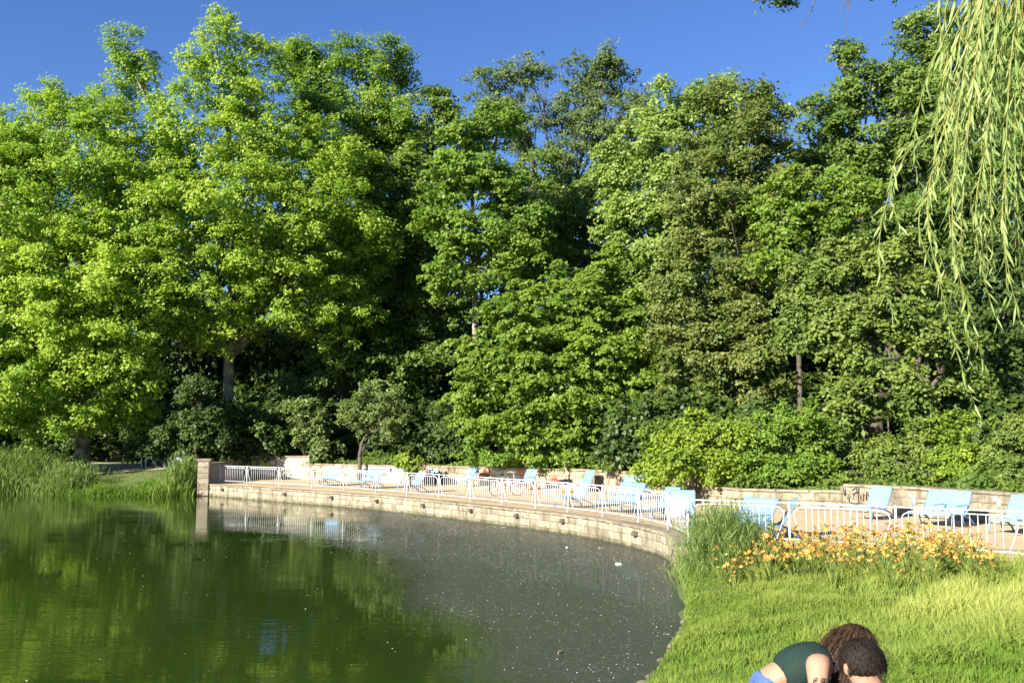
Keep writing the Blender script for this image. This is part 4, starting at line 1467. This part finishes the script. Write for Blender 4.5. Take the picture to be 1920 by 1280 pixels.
tree('sycamore_tree', 'olive green sycamore with drooping leaf layers in front of the oak', 'tree', 1735, 41,
     [Lb(1560, 530, 43, 80, 70), Lb(1650, 500, 43, 80, 70), Lb(1700, 590, 42, 95, 75), Lb(1590, 620, 42, 75, 70), Lb(1520, 620, 43, 55, 60), Lb(1650, 690, 41, 90, 55), Lb(1770, 680, 42, 70, 70), Lb(1600, 770, 40, 65, 55), Lb(1680, 770, 40.5, 75, 50), Lb(1730, 500, 44, 70, 60), Lb(1500, 540, 44, 45, 50), Lb(1610, 830, 39.5, 55, 40)],
     M['lf_maple'], .22, .62, 1.05, .24, .3, 32, flat=.55, droop=.4, kite=True)
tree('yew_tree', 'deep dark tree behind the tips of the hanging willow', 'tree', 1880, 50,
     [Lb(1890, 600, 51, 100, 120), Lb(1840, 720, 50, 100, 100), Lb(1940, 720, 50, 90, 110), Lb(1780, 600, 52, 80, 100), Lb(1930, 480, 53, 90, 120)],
     M['lf_shaded'], .22, .8, .8, .25, .2, 33)
# background wood
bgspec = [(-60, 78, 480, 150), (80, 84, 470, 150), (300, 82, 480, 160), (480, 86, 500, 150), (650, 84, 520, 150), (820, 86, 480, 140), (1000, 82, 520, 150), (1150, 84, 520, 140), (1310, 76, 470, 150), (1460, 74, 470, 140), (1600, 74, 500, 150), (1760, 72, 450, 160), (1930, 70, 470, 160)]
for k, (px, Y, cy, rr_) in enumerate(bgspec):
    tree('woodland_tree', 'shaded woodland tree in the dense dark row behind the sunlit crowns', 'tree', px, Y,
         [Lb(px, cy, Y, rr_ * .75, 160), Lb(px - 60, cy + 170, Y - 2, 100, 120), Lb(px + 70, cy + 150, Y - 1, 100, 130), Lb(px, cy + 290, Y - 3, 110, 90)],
         M['lf_shaded'], .46, 1.6, .68, .3, .3, 60 + k, bare=20, group='woodland trees behind the terrace')


# far-off wood closing the view, read as one mass
def far_wood():
    r = np.random.default_rng(70)
    n = 45000
    X = r.uniform(-75, 75, n)
    Y = 98 + 6 * r.random(n) + 3 * np.sin(X * .13)
    top = 13 + 3 * np.sin(X * .31) + 2 * np.sin(X * .83 + 1)
    Z = .5 + top * r.random(n) ** .9
    Nn = r.normal(size=(n, 3)) + np.array([0, -.6, .5])
    Nn /= np.linalg.norm(Nn, axis=1)[:, None]
    V, Fa = tri_leaves(np.stack([X, Y, Z], 1), Nn, r.uniform(.6, 1.1, n), r, False)
    o = link('distant_wood', mesh_np('distant_wood', V, Fa, M['lf_shaded'], r.random(n) * .7))
    tag(o, 'distant dark wood closing the gaps behind all the trees', 'wood', kind='stuff')


far_wood()


# ------------------------------------------------------------------ shrubs
def shrub(label, px, Y, lobes, mat, leaf, clump, seed, dens=1.0, name='shrub', kite=False, flat=.7, droop=.15, trunk=.05, fork=.2, group=None, bare=25):
    return tree(name, label, 'shrub', px, Y, lobes, M[mat], leaf, clump, dens, trunk, fork, seed, flat=flat, kite=kite, droop=droop, bare=bare, group=group, fill=.2)


shrub('bright yellow-green shrub tumbling over the low stone wall', 1300, 37.5, [Lb(1230, 850, 38.5, 50, 50), Lb(1300, 830, 37.5, 65, 45), Lb(1360, 840, 37, 55, 55), Lb(1300, 875, 36.6, 80, 32), Lb(1240, 890, 37.5, 40, 25)], 'lf_shrub', .15, .42, 41, kite=True)
shrub('tall green shrub between the yellow-green shrub and the scribbled wall', 1470, 36.5, [Lb(1440, 830, 37, 50, 55), Lb(1500, 840, 37, 60, 65), Lb(1470, 890, 35.6, 65, 28), Lb(1520, 880, 36, 40, 35), Lb(1490, 790, 37.5, 40, 35)], 'lf_fresh', .15, .42, 42, kite=True)
shrub('dark bush below the sycamore behind the scribbled wall', 1690, 35.5, [Lb(1650, 870, 36, 50, 35), Lb(1710, 850, 35.5, 55, 50), Lb(1700, 890, 34.2, 55, 22)], 'lf_maple', .14, .4, 43, kite=True)
shrub('leafy green bush behind the wide armed lounger at the wall', 1790, 34.5, [Lb(1780, 820, 35, 45, 50), Lb(1810, 870, 33.5, 60, 40), Lb(1760, 880, 33.8, 40, 30)], 'lf_shrub', .14, .4, 44, kite=True)
shrub('rounded dull green bush by the willow tips at the wall end', 1900, 33, [Lb(1890, 840, 33, 60, 60), Lb(1940, 850, 33, 60, 65), Lb(1900, 890, 31.6, 65, 30)], 'lf_maple', .13, .4, 45, kite=True)
shrub('small bright bush hanging over the wall beside the person in brown', 772, 53, [Lb(768, 866, 52.6, 22, 18), Lb(780, 880, 52.2, 16, 12), Lb(750, 870, 52.8, 14, 10)], 'lf_shrub', .15, .35, 46, kite=True, fork=.3)
shrub('low leafy bushes creeping over the wall before the hornbeam', 930, 50.6, [Lb(900, 850, 50.6, 40, 22), Lb(950, 860, 50, 40, 15), Lb(1000, 850, 50, 35, 22)], 'lf_fresh', .16, .4, 47)
tree('rowan_tree', 'small grey-green tree with thin bare trunk behind the white painted wall', 'tree', 677, 56.5,
     [Lb(700, 760, 56, 45, 40), Lb(665, 790, 56, 28, 26), Lb(735, 800, 56, 32, 30), Lb(720, 735, 56.5, 25, 18)], M['lf_grey'], .17, .45, 1.0, .14, .3, 48, kite=True)
shrub('pale rounded leafy bush standing alone in the dark gap beside the rowan', 580, 60, [Lb(578, 772, 59.5, 34, 26), Lb(560, 760, 60, 18, 16), Lb(585, 825, 60, 36, 34), Lb(610, 845, 60, 30, 22)], 'lf_grey', .18, .45, 49, name='elder_bush')
shrub('dense green bush above the graffiti covered end wall', 372, 57.6, [Lb(378, 790, 57.4, 40, 45), Lb(340, 822, 58.2, 40, 30), Lb(395, 830, 57.4, 24, 28), Lb(300, 828, 60, 40, 28), Lb(370, 735, 57.6, 28, 26)], 'lf_shaded', .18, .5, 50)
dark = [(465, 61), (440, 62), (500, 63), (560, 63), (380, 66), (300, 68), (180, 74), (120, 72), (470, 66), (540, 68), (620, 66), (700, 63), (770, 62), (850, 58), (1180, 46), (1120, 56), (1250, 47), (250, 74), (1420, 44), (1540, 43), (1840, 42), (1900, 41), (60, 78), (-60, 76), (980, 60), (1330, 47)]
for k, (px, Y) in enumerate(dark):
    shrub('dark understorey bush in the shade beneath the woodland crowns', px, Y, [Lb(px, 800, Y, 60, 55), Lb(px - 30, 840, Y - .6, 55, 30), Lb(px + 35, 830, Y - .4, 50, 40)], 'lf_shaded', .26, .6, 80 + k, .8, group='understorey bushes under the woodland', bare=10)


# ------------------------------------------------------------------ grass, reeds, weeds
def blades(name, B, H, W, lean, mat, tint, r, parent=None, origin=(0, 0, 0), curl=.5):
    """curved tapering blades; B base points, lean horizontal lean vectors (n,2) as a fraction of the height"""
    n = len(B)
    B = np.asarray(B, float) - np.asarray(origin, float)
    a = r.uniform(0, 2 * np.pi, n)
    sx = np.stack([np.cos(a), np.sin(a), np.zeros(n)], 1) * (W / 2)[:, None]
    l3 = np.concatenate([lean, np.zeros((n, 1))], 1)
    m = B + np.array([0, 0, 1.0]) * (H * .55)[:, None] + l3 * (H * .35)[:, None]
    t = B + np.array([0, 0, 1.0]) * (H * (1 - curl * np.minimum(1, np.linalg.norm(lean, axis=1)) * .55))[:, None] + l3 * H[:, None]
    V = np.stack([B - sx, B + sx, m - sx * .8, m + sx * .8, t], 1).reshape(-1, 3)
    k = np.arange(n)[:, None] * 5
    Fa = np.concatenate([k + [[0, 1, 3]], k + [[0, 3, 2]], k + [[2, 3, 4]]], 1).reshape(-1, 3)
    return link(name, mesh_np(name, V, Fa, mat, np.repeat(tint, 3)), parent)


def vnoise(X, Y, s, seed):
    """smooth value noise in the plane"""
    rr = np.random.default_rng(seed)
    G = rr.random((64, 64))
    x, y = X / s, Y / s
    xi, yi = np.floor(x).astype(int), np.floor(y).astype(int)
    fx, fy = smooth01(x - xi), smooth01(y - yi)
    g = lambda i, j: G[i % 64, j % 64]
    return (g(xi, yi) * (1 - fx) + g(xi + 1, yi) * fx) * (1 - fy) + (g(xi, yi + 1) * (1 - fx) + g(xi + 1, yi + 1) * fx) * fy


def lawn():
    r = np.random.default_rng(90)
    N = 520000
    # more blades close by, thinning with distance
    Y = 5.0 * np.exp(r.random(N) * math.log(23.2 / 5.0))
    X = r.uniform(-.5, 1, N) * (Y * .56 + 1.6) + .0
    X[:42000] = r.uniform(2.4, 5.6, 42000)
    Y[:42000] = r.uniform(14.5, 22.4, 42000)
    inp = inside(POND, X, Y)
    dp = dist(POND, X, Y, True)
    ok = ~inp & ~inside(TERRACE, X, Y) & (X < Y * .56 + 1.6) & (X > -3)
    ok &= ~((dist(WALL, X, Y) < .5) & (Y > 22))
    ok &= (dp > .05) & (X > -1.5)
    X, Y, dp = X[ok], Y[ok], dp[ok]
    keep = r.random(len(X)) < .5
    keep |= (Y > 14.5) & (X < 5.6)
    X, Y, dp = X[keep], Y[keep], dp[keep]
    Z = gz(X, Y)
    n = len(X)
    big = vnoise(X + 40, Y, 2.2, 1)
    med = vnoise(X + 40, Y, .55, 2)
    # meadow to the right is long and straw coloured, the bank by the water short and green
    meadow = smooth01((X - .6 - .20 * Y) / 4.5 + (big - .5) * .5 + (med - .5) * .25)
    meadow = np.where(Y > 15, meadow * .7, meadow)
    H = (.07 + .11 * r.random(n)) * (1 - meadow) + (.16 + .30 * r.random(n)) * meadow
    H *= .4 + 1.2 * med * (.6 + .8 * vnoise(X + 40, Y, .23, 3))
    H *= .55 + .45 * np.clip(dp / .8, 0, 1)
    H = np.minimum(H, .40)
    W = (.006 + .0032 * np.sqrt(Y)) * r.uniform(.5, 1.0, n)
    lean = r.normal(size=(n, 2)) * .38 + np.array([.22, .05])
    tint = np.clip(.04 + .24 * r.random(n) ** 1.5 + meadow * (.22 + .5 * r.random(n)) + (med - .5) * .34 + (big - .5) * .3, 0, 1)
    B = np.stack([X, Y, Z - .01], 1)
    o = blades('lawn_grass', B, H, W, lean, M['grass'], tint, r)
    tag(o, 'long sunlit meadow grass sloping down to the pond edge', 'grass', kind='stuff')


lawn()


def far_bank():
    r = np.random.default_rng(91)
    N = 60000
    X = r.uniform(-36, -17.2, N)
    Y = r.uniform(51, 64, N)
    dp = dist(POND, X, Y, True)
    ok = ~inside(POND, X, Y) & (dp < 6.5) & (r.random(N) < np.where(dp < 3.2, 1, .25)) & (dist(pp, X, Y) > 3.4) & ~inside(TERRACE, X, Y) & ~((np.abs(X + 17.15) < .55) & (np.abs(Y - 54) < .6))
    X, Y, dp = X[ok], Y[ok], dp[ok]
    n = len(X)
    Z = gz(X, Y)
    nz = vnoise(X, Y, 1.1, 5)
    H = (.3 + .55 * r.random(n)) * (.5 + .8 * nz) * np.where(dp < 2.2, 1, .4)
    H *= np.where((X > -28) & (X < -21) & (dp > 1.3), .42, 1)
    W = .035 * r.uniform(.6, 1.5, n)
    o = blades('bank_weeds', np.stack([X, Y, Z - .02], 1), H, W, r.normal(size=(n, 2)) * .5, M['bankweed'], np.clip(.2 + nz * .5 + .3 * r.random(n), 0, 1), r)
    tag(o, 'lush green weeds covering the bank between the reeds and the stone pillar', 'weeds', kind='stuff')

    def reeds(label, cx, cy, sx, sy, n, hmin, hmax, wid, seed, lean, name='reed_bed', zlow=-9.0):
        r = np.random.default_rng(seed)
        X = cx + r.normal(size=n) * sx
        Y = cy + r.normal(size=n) * sy
        Z = np.maximum(gz(X, Y), zlow)
        H = hmin + (hmax - hmin) * r.random(n) ** .8
        H *= np.exp(-.5 * (((X - cx) / (sx * 1.9)) ** 2 + ((Y - cy) / (sy * 1.9)) ** 2)) * .6 + .4
        root = empty(name, (cx, cy, gz1(cx, cy)))
        org = (cx, cy, gz1(cx, cy))
        ln = np.stack([(X - cx) / sx, (Y - cy) / sy], 1) * .12 + r.normal(size=(n, 2)) * .16 + lean
        o = blades('reed_stems', np.stack([X, Y, Z - .1], 1), H, np.full(n, wid) * r.uniform(.6, 1.2, n), ln, M['reed'], np.clip(.15 + .7 * r.random(n), 0, 1), r, root, org)
        o['kind'] = 'stuff'
        # leaves standing off the stems
        k = n * 4
        ix = r.integers(0, n, k)
        f = r.uniform(.25, .92, k)
        B = np.stack([X[ix] + ln[ix, 0] * H[ix] * f ** 1.5 * .9, Y[ix] + ln[ix, 1] * H[ix] * f ** 1.5 * .9, Z[ix] - .1 + H[ix] * f * .93], 1)
        a = r.uniform(0, 2 * np.pi, k)
        l2 = np.stack([np.cos(a), np.sin(a)], 1) * r.uniform(.5, 1.3, k)[:, None] + lean * 1.5
        Hl = r.uniform(.22, .42, k) * hmax / 1.8
        o = blades('reed_leaves', B, Hl, np.full(k, wid * 1.3), l2, M['reed'], np.clip(.1 + .8 * r.random(k), 0, 1), r, root, org, curl=.9)
        o['kind'] = 'stuff'
        return tag(root, label, 'reeds')

    reeds('tall grey-green reed bed on the far bank below the broad plane', -30.5, 57.6, 1.7, .8, 2600, 1.6, 3.3, .03, 92, np.array([.10, 0]))
    reeds('reeds leaning over the water at the edge of the far bank', -33.5, 59.0, 1.2, .8, 1200, 1.4, 2.8, .03, 97, np.array([.10, 0]))
    reeds('small tuft of tall reeds between the reed bed and the lush weeds', -25.9, 55.9, .8, .6, 420, 1.0, 2.2, .028, 93, np.array([.08, 0]))
    reeds('slender reeds crowding against the stone pillar', -18.55, 54.4, .32, .45, 460, 1.2, 2.6, .028, 94, np.array([.1, 0]))
    reeds('dense green reed clump at the water edge beside the railing corner', 4.45, 20.6, .33, .55, 1000, .9, 1.75, .011, 95, np.array([.05, 0]))
    reeds('thin pale reeds at the foot of the dense clump dipping into the pond', 3.75, 20.6, .14, .8, 110, .5, 1.1, .010, 96, np.array([-.12, 0]), zlow=WATER - .2)


far_bank()


# ------------------------------------------------------------------ daylilies
def daylily_meshes(seed):
    r = np.random.default_rng(seed)
    n = 26
    a = r.uniform(0, 2 * np.pi, n)
    B = np.stack([np.cos(a) * .05, np.sin(a) * .05, np.zeros(n)], 1)
    V = []
    lv = blades('leaves', B, r.uniform(.35, .62, n), np.full(n, .022), np.stack([np.cos(a), np.sin(a)], 1) * r.uniform(.3, .9, (n, 1)), M['grass'], .05 + r.random(n) * .5, r)
    me_l = lv.data
    bpy.data.objects.remove(lv)
    stems, heads = [], []
    for k in range(7):
        an = r.uniform(0, 6.28)
        tip = np.array([math.cos(an) * r.uniform(.05, .26), math.sin(an) * r.uniform(.05, .26), r.uniform(.34, .82)])
        st = MB().tube([(0, 0, 0), tip * np.array([.4, .4, .6]), tip], .005, 4)
        stems.append(mesh('stem', st.V, st.F, M['stalk'], True))
        heads.append((tip, r.uniform(0, 6.28), r.uniform(-.5, .5)))
    return me_l, stems, heads


def flower_mesh(seed):
    """six recurved petals around a throat"""
    r = np.random.default_rng(seed)
    V, Fa, T = [], [], []
    tone = r.random()
    for k in range(6):
        a = k * math.pi / 3
        c, s = math.cos(a), math.sin(a)
        w = .019 if k % 2 else .024
        b = len(V)
        for rad, z, ww in ((.004, 0, .004), (.035, .055, w), (.068, .075, w * .9), (.088, .062, .003)):
            V += [(c * rad - s * ww, s * rad + c * ww, z), (c * rad + s * ww, s * rad - c * ww, z)]
        for q in range(3):
            Fa += [(b + 2 * q, b + 2 * q + 1, b + 2 * q + 3), (b + 2 * q, b + 2 * q + 3, b + 2 * q + 2)]
            T += [np.clip(tone + .15 * r.normal(), 0, 1)] * 2
    return mesh_np('flower', np.array(V), np.array(Fa), M['petal'], np.array(T))


DL = [daylily_meshes(s) for s in range(4)]
FLW = [flower_mesh(s) for s in (0, 1, 2, 3, 4)]
rr = random.Random(5)
nd = 0
while nd < 200:
    # a band along the front of the straight railing, thinning towards the lawn
    u = rr.random() ** 1.15
    v = abs(rr.gauss(0, .75 + .5 * u))
    ax, ay = 4.85 + 4.2 * u, 21.6 - 2.15 * u
    dx, dy = -.35, -.94
    x, y = ax + dx * (.35 + v), ay + dy * (.35 + v * 1.35)
    if v > 3.2 or inside(TERRACE, np.array([x]), np.array([y]))[0]: continue
    root = empty('daylily', (x, y, gz1(x, y) - .01), rr.uniform(0, 6.28))
    root.scale = (rr.uniform(.65, 1.1),) * 3
    tag(root, 'orange and yellow flowering daylily in the bed along the straight railing', 'flower', 'daylilies along the straight railing')
    me_l, stems, heads = rr.choice(DL)
    link('leaves', me_l, root)
    for st, (tip, rz_, tl) in zip(stems, heads):
        if rr.random() < .12: continue
        so = link('stem', st, root)
        fo = link('flower', rr.choice(FLW), so, tip, rz_)
        fo.rotation_euler = (tl + .5, tl * .5, rz_)
        fo.scale = (rr.uniform(.5, .85),) * 3
    nd += 1


# ------------------------------------------------------------------ willow hanging in from the right
def willow():
    r = np.random.default_rng(77)
    base = np.array([6.4, 5.6, gz1(6.4, 5.6)])
    root = empty('willow_tree', base)
    tag(root, 'weeping willow trailing long leafy strands down over the view of the terrace', 'tree')
    tr = MB().tube([(0, 0, -.2), (0, 0, .3), (-.15, 0, 2.2), (-.3, .1, 4.4), (-.5, .2, 6.4)], [.42, .34, .28, .25, .2], 12)
    tr.build('trunk', M['bark'], root, True)
    strands = []
    # strands picked out one by one: (depth, path of points)
    main = [
        (5.6, [(1812, -60), (1800, 80), (1770, 230), (1715, 265), (1672, 350), (1650, 440), (1652, 520), (1676, 592)]),
        (5.4, [(1800, -60), (1775, 120), (1745, 240), (1690, 280), (1668, 360), (1690, 430)]),
        (5.2, [(1830, -60), (1800, 150), (1752, 300), (1740, 420), (1770, 560), (1800, 680), (1832, 772)]),
        (5.1, [(1850, -60), (1830, 180), (1790, 340), (1790, 470), (1820, 590), (1848, 700)]),
        (5.3, [(1840, -60), (1815, 200), (1780, 380), (1800, 520), (1822, 690)]),
        (5.0, [(1880, -60), (1860, 200), (1830, 380), (1840, 500), (1872, 612)]),
        (4.9, [(1920, -60), (1900, 200), (1880, 380), (1890, 500), (1912, 606)]),
        (5.7, [(1790, -60), (1768, 60), (1765, 160), (1775, 260), (1760, 330)]),
        (5.5, [(1770, -60), (1762, 20), (1770, 110), (1790, 200), (1800, 300)]),
        (5.2, [(1870, -60), (1800, 190), (1745, 330), (1722, 420), (1745, 500)]),
        (5.5, [(1860, -60), (1810, 210), (1765, 310), (1740, 400), (1760, 470), (1790, 560)]),
    ]
    for Y, pts in main:
        strands.append(np.array([Q(px, py, Y + .15 * math.sin(py * .01)) for px, py in pts]))
    for k in range(78):
        x0 = 1835 + 300 * r.random()
        tip = r.uniform(180, 560) if r.random() < .75 else r.uniform(60, 300)
        Y = r.uniform(4.6, 6.3)
        ph = r.uniform(0, 6)
        dx = r.uniform(-115, 0)
        pts = [(x0 + dx * math.sin(t * 1.9) + 9 * math.sin(ph + 4 * t), -70 + (tip + 70) * t) for t in np.linspace(0, 1, 6)]
        strands.append(np.array([Q(px, py, Y + .1 * t) for (px, py), t in zip(pts, np.linspace(0, 1, 6))]))
    # leading branches above the frame that carry the strands
    tops = np.array([s[0] for s in strands])
    hub = base + np.array([-.4, .15, 5.6])
    for k in range(6):
        q0 = 1780 + 50 * k
        e = Q(q0, -90, 4.8 + .28 * k)
        MB().tube([hub - base, lerp(hub, e, .5) - base + np.array([0, 0, .5]), e - base + np.array([0, 0, .12])], [.09, .05, .02], 7).build('limb', M['bark'], root, True)
    # a leaf: lance shaped, folded along its midrib and bowed
    lv = []
    for bow in (.0, .12, -.1):
        V = [(0, 0, 0), (.3, -.062, .03), (.3, .062, .03), (.62, -.05, .03 + bow * .4), (.62, .05, .02 + bow * .4), (1, 0, bow), (.3, 0, 0), (.62, 0, bow * .4)]
        Fs = [(0, 1, 6), (0, 6, 2), (1, 3, 7, 6), (6, 7, 4, 2), (3, 5, 7), (7, 5, 4)]
        me = mesh('leaf', V, Fs, M['lf_willow'])
        lv.append((np.array(V), [tuple(f) for f in Fs], me))
    for me_i, (V_, F_, me) in enumerate(lv):
        a = me.attributes.new('tint', 'FLOAT', 'FACE')
        a.data.foreach_set('value', np.full(len(me.polygons), .35 + .3 * me_i, np.float32))
    single = 0
    for si, s in enumerate(strands):
        path = spline(s, .026)
        m = len(path)
        st = MB().tube(path[::3] - base, np.linspace(.0055, .0018, len(path[::3])), 4)
        so = st.build('strand', M['twig'], root, True)
        VV, FF, TT = [], [], []
        stint = r.random()
        for k in range(2, m):
            if r.random() < .2: continue
            p = path[k]
            if p[2] > EYE + p[1] * .52 + .5: continue
            t = path[min(k + 1, m - 1)] - path[k - 1]
            t /= np.linalg.norm(t) + 1e-9
            a = k * 2.4 + r.normal() * .5
            out = np.array([math.cos(a), math.sin(a), 0])
            d = t * .75 + out * .5 + np.array([0, 0, -.45]) + r.normal(size=3) * .16
            d /= np.linalg.norm(d)
            sd_ = np.cross(d, out + r.normal(size=3) * .5)
            sd_ /= np.linalg.norm(sd_)
            nn = np.cross(d, sd_)
            L0 = r.uniform(.075, .145) * (1 - .35 * (k / m) ** 4)
            V_, F_, me = lv[int(r.integers(0, 3))]
            if si < 11 and single < 300 and k % 3 == 0 and p[2] < EYE + p[1] * .475:
                o = bpy.data.objects.new('leaf', me)
                COL.objects.link(o)
                o.parent = so
                mat_ = Matrix(((d[0], sd_[0], nn[0]), (d[1], sd_[1], nn[1]), (d[2], sd_[2], nn[2])))
                o.matrix_local = Matrix.Translation(Vector(p - base)) @ mat_.to_4x4() @ Matrix.Scale(L0, 4)
                single += 1
                continue
            b = len(VV)
            VV += list(p - base + L0 * (V_[:, :1] * d + V_[:, 1:2] * sd_ + V_[:, 2:] * nn))
            for f in F_:
                FF += [(b + f[0], b + f[1], b + f[2])] + ([(b + f[0], b + f[2], b + f[3])] if len(f) == 4 else [])
                TT += [np.clip(.5 * stint + .5 * r.random(), 0, 1)] * (2 if len(f) == 4 else 1)
        if FF:
            lo = link('foliage', mesh_np('foliage', np.array(VV), np.array(FF), M['lf_willow'], np.array(TT)), so)
            lo['kind'] = 'stuff'


willow()

def ivy():
    r = np.random.default_rng(57)
    C = np.concatenate([REAR_A, spline(REAR_B, .25), spline(REAR_C, .25)])
    n = 52000
    k = r.integers(1, len(C) - 1, n)
    tn = C[k + 1 - (k + 1 >= len(C))] - C[k - 1]
    tn /= np.linalg.norm(tn, axis=1)[:, None] + 1e-9
    nr = np.stack([-tn[:, 1], tn[:, 0]], 1)
    off = .22 + 3.4 * r.random(n) ** 1.4
    p = C[k] + nr * off[:, None] + r.normal(size=(n, 2)) * .1
    gate = vnoise(p[:, 0] + 60, p[:, 1], 1.5, 23)
    hump = (.12 + .7 * vnoise(p[:, 0] + 60, p[:, 1], .9, 21) ** 1.5) * (.4 + gate)
    ok = ~inside(TERRACE, p[:, 0], p[:, 1]) & (r.random(n) < .15 + 1.2 * gate ** 1.5)
    p, hump = p[ok], hump[ok]
    n = len(p)
    z = np.maximum(gz(p[:, 0], p[:, 1]), .55) + hump * r.random(n) ** .6
    Nn = r.normal(size=(n, 3)) * .7 + np.array([-.2, -.4, .7])
    Nn /= np.linalg.norm(Nn, axis=1)[:, None]
    V, Fa = tri_leaves(np.stack([p[:, 0], p[:, 1], z], 1), Nn, r.uniform(.09, .17, n), r, False)
    o = link('ground_ivy', mesh_np('ground_ivy', V, Fa, M['lf_oak'], np.clip(vnoise(p[:, 0] + 60, p[:, 1], 1.6, 22) * .7 + .3 * r.random(n), 0, 1)))
    tag(o, 'ivy and low ground cover spilling along the top of the terrace back walls', 'ivy', kind='stuff')


ivy()

# oak bough reaching into the top of the picture from a tree standing to the right
tree('near_oak', 'oak bough with leafy tips and thin dead twigs hanging into the open sky', 'tree', 2480, 15,
     [Lb(1500, -22, 15, 75, 30), Lb(1450, 5, 15, 25, 14), Lb(1690, -25, 15, 60, 32), Lb(1800, -60, 15, 80, 40), Lb(2050, -120, 15, 170, 90), Lb(2400, -200, 15, 160, 120)],
     M['lf_oak'], .085, .30, .6, .08, .78, 35, kite=True, bare=40)
tw = MB()
for ln in ([(1588, -30), (1592, 10), (1586, 45), (1584, 72)], [(1590, 0), (1580, 12), (1578, 26)], [(1530, -20), (1522, 20), (1500, 52)]):
    tw.tube([Q(x, y, 15) - np.array(bpy.data.objects['near_oak'].location) for x, y in ln], [.012, .009, .006, .004][:len(ln)], 5)
tw.build('dead_twigs', M['bark'], bpy.data.objects['near_oak'])

# ------------------------------------------------------------------ floating seeds and litter
def floaters():
    r = np.random.default_rng(55)
    N = 90000
    X = r.uniform(-12, 4, N)
    Y = r.uniform(11, 45, N)
    q = X + .235 * Y + 3 * (vnoise(X + 50, Y, 3.0, 8) - .5)
    k = smooth01((q - 1.2) / 3.2) * (.15 + .85 * vnoise(X + 50, Y, 1.2, 9) ** 2) + .012
    ok = inside(POND, X, Y) & (dist(POND, X, Y, True) > .1) & (r.random(N) < k * .8)
    X, Y = X[ok], Y[ok]
    n = len(X)
    s = .0025 + .008 * r.random(n) ** 6 + .00015 * Y
    a = r.uniform(0, 6.28, n)
    V = np.stack([np.stack([X + s * np.cos(a + t) * 1.2, Y + s * np.sin(a + t), np.full(n, WATER + .004) + .5 * s * (t < 1)], 1) for t in (0, 1.57, 3.14, 4.71)], 1).reshape(-1, 3)
    o = link('floating_seeds', mesh_np('floating_seeds', V, np.arange(n * 4).reshape(-1, 4), M['seed']))
    tag(o, 'pale seeds and dust floating on the sheltered corner of the pond', 'seeds', kind='stuff')


floaters()
for px, py, ln, an, mt, lb in [(1160, 1058, .22, .2, 'litter', 'white scrap floating on the dusty water off the wall end'), (1050, 1225, .12, .8, 'driftwood', 'brown lump floating alone in the middle of the dusty water'),
                               (1128, 1028, .3, .3, 'driftwood', 'short stick floating at the foot of the curved wall near its end'), (945, 989, .35, .1, 'driftwood', 'flat stick floating close to the middle of the curved wall'),
                               (1063, 1027, .08, .5, 'litter', 'tiny white scrap floating near the stick by the wall')]:
    p = P(px, py, WATER)
    m = MB()
    rq = random.Random(px)
    ring = [(ln * .5 * math.cos(t) * rq.uniform(.8, 1.15), ln * .22 * math.sin(t) * rq.uniform(.8, 1.2)) for t in np.linspace(0, 6.28, 9)[:-1]]
    V = [(x, y, -.03) for x, y in ring] + [(x * .8, y * .8, .03 + rq.uniform(0, .02)) for x, y in ring]
    m.add(V, [(k, (k + 1) % 8, 8 + (k + 1) % 8, 8 + k) for k in range(8)] + [tuple(range(8, 16)), tuple(range(7, -1, -1))])
    tag(m.build('floating_litter', M[mt], loc=(p[0], p[1], WATER), rz=an), lb, 'litter')

# stones along the lawn's water edge
rq = random.Random(9)
sh = spline(SHORE_R[2:6], .33)
for k, p in enumerate(sh):
    if rq.random() < .55: continue
    m = MB().ball((0, 0, 0), (rq.uniform(.04, .10), rq.uniform(.04, .08), rq.uniform(.03, .05)), 7, 5)
    m.V = [(x * rq.uniform(.8, 1.2), y * rq.uniform(.8, 1.2), z * rq.uniform(.8, 1.2)) for x, y, z in m.V]
    tag(m.build('edge_stone', M['stone'], loc=(p[0] + .06, p[1], WATER + .03), rz=rq.uniform(0, 3)), 'small pale stone along the waterline of the lawn', 'stone', 'stones along the lawn waterline')

# put the origin of long things at the foot of the thing itself
for o in list(COL.objects):
    if o.type == 'EMPTY' and o.parent is None and o.location.length < 1e-6:
        ch = [c for c in o.children]
        pts = []
        for c in ch:
            if c.type == 'MESH' and len(c.data.vertices):
                b = c.bound_box
                pts.append(c.location + Vector(b[0]))
        if not pts: continue
        c0 = sum(pts, Vector()) / len(pts)
        c0.z = 0
        o.location = c0
        for c in ch: c.location = c.location - c0
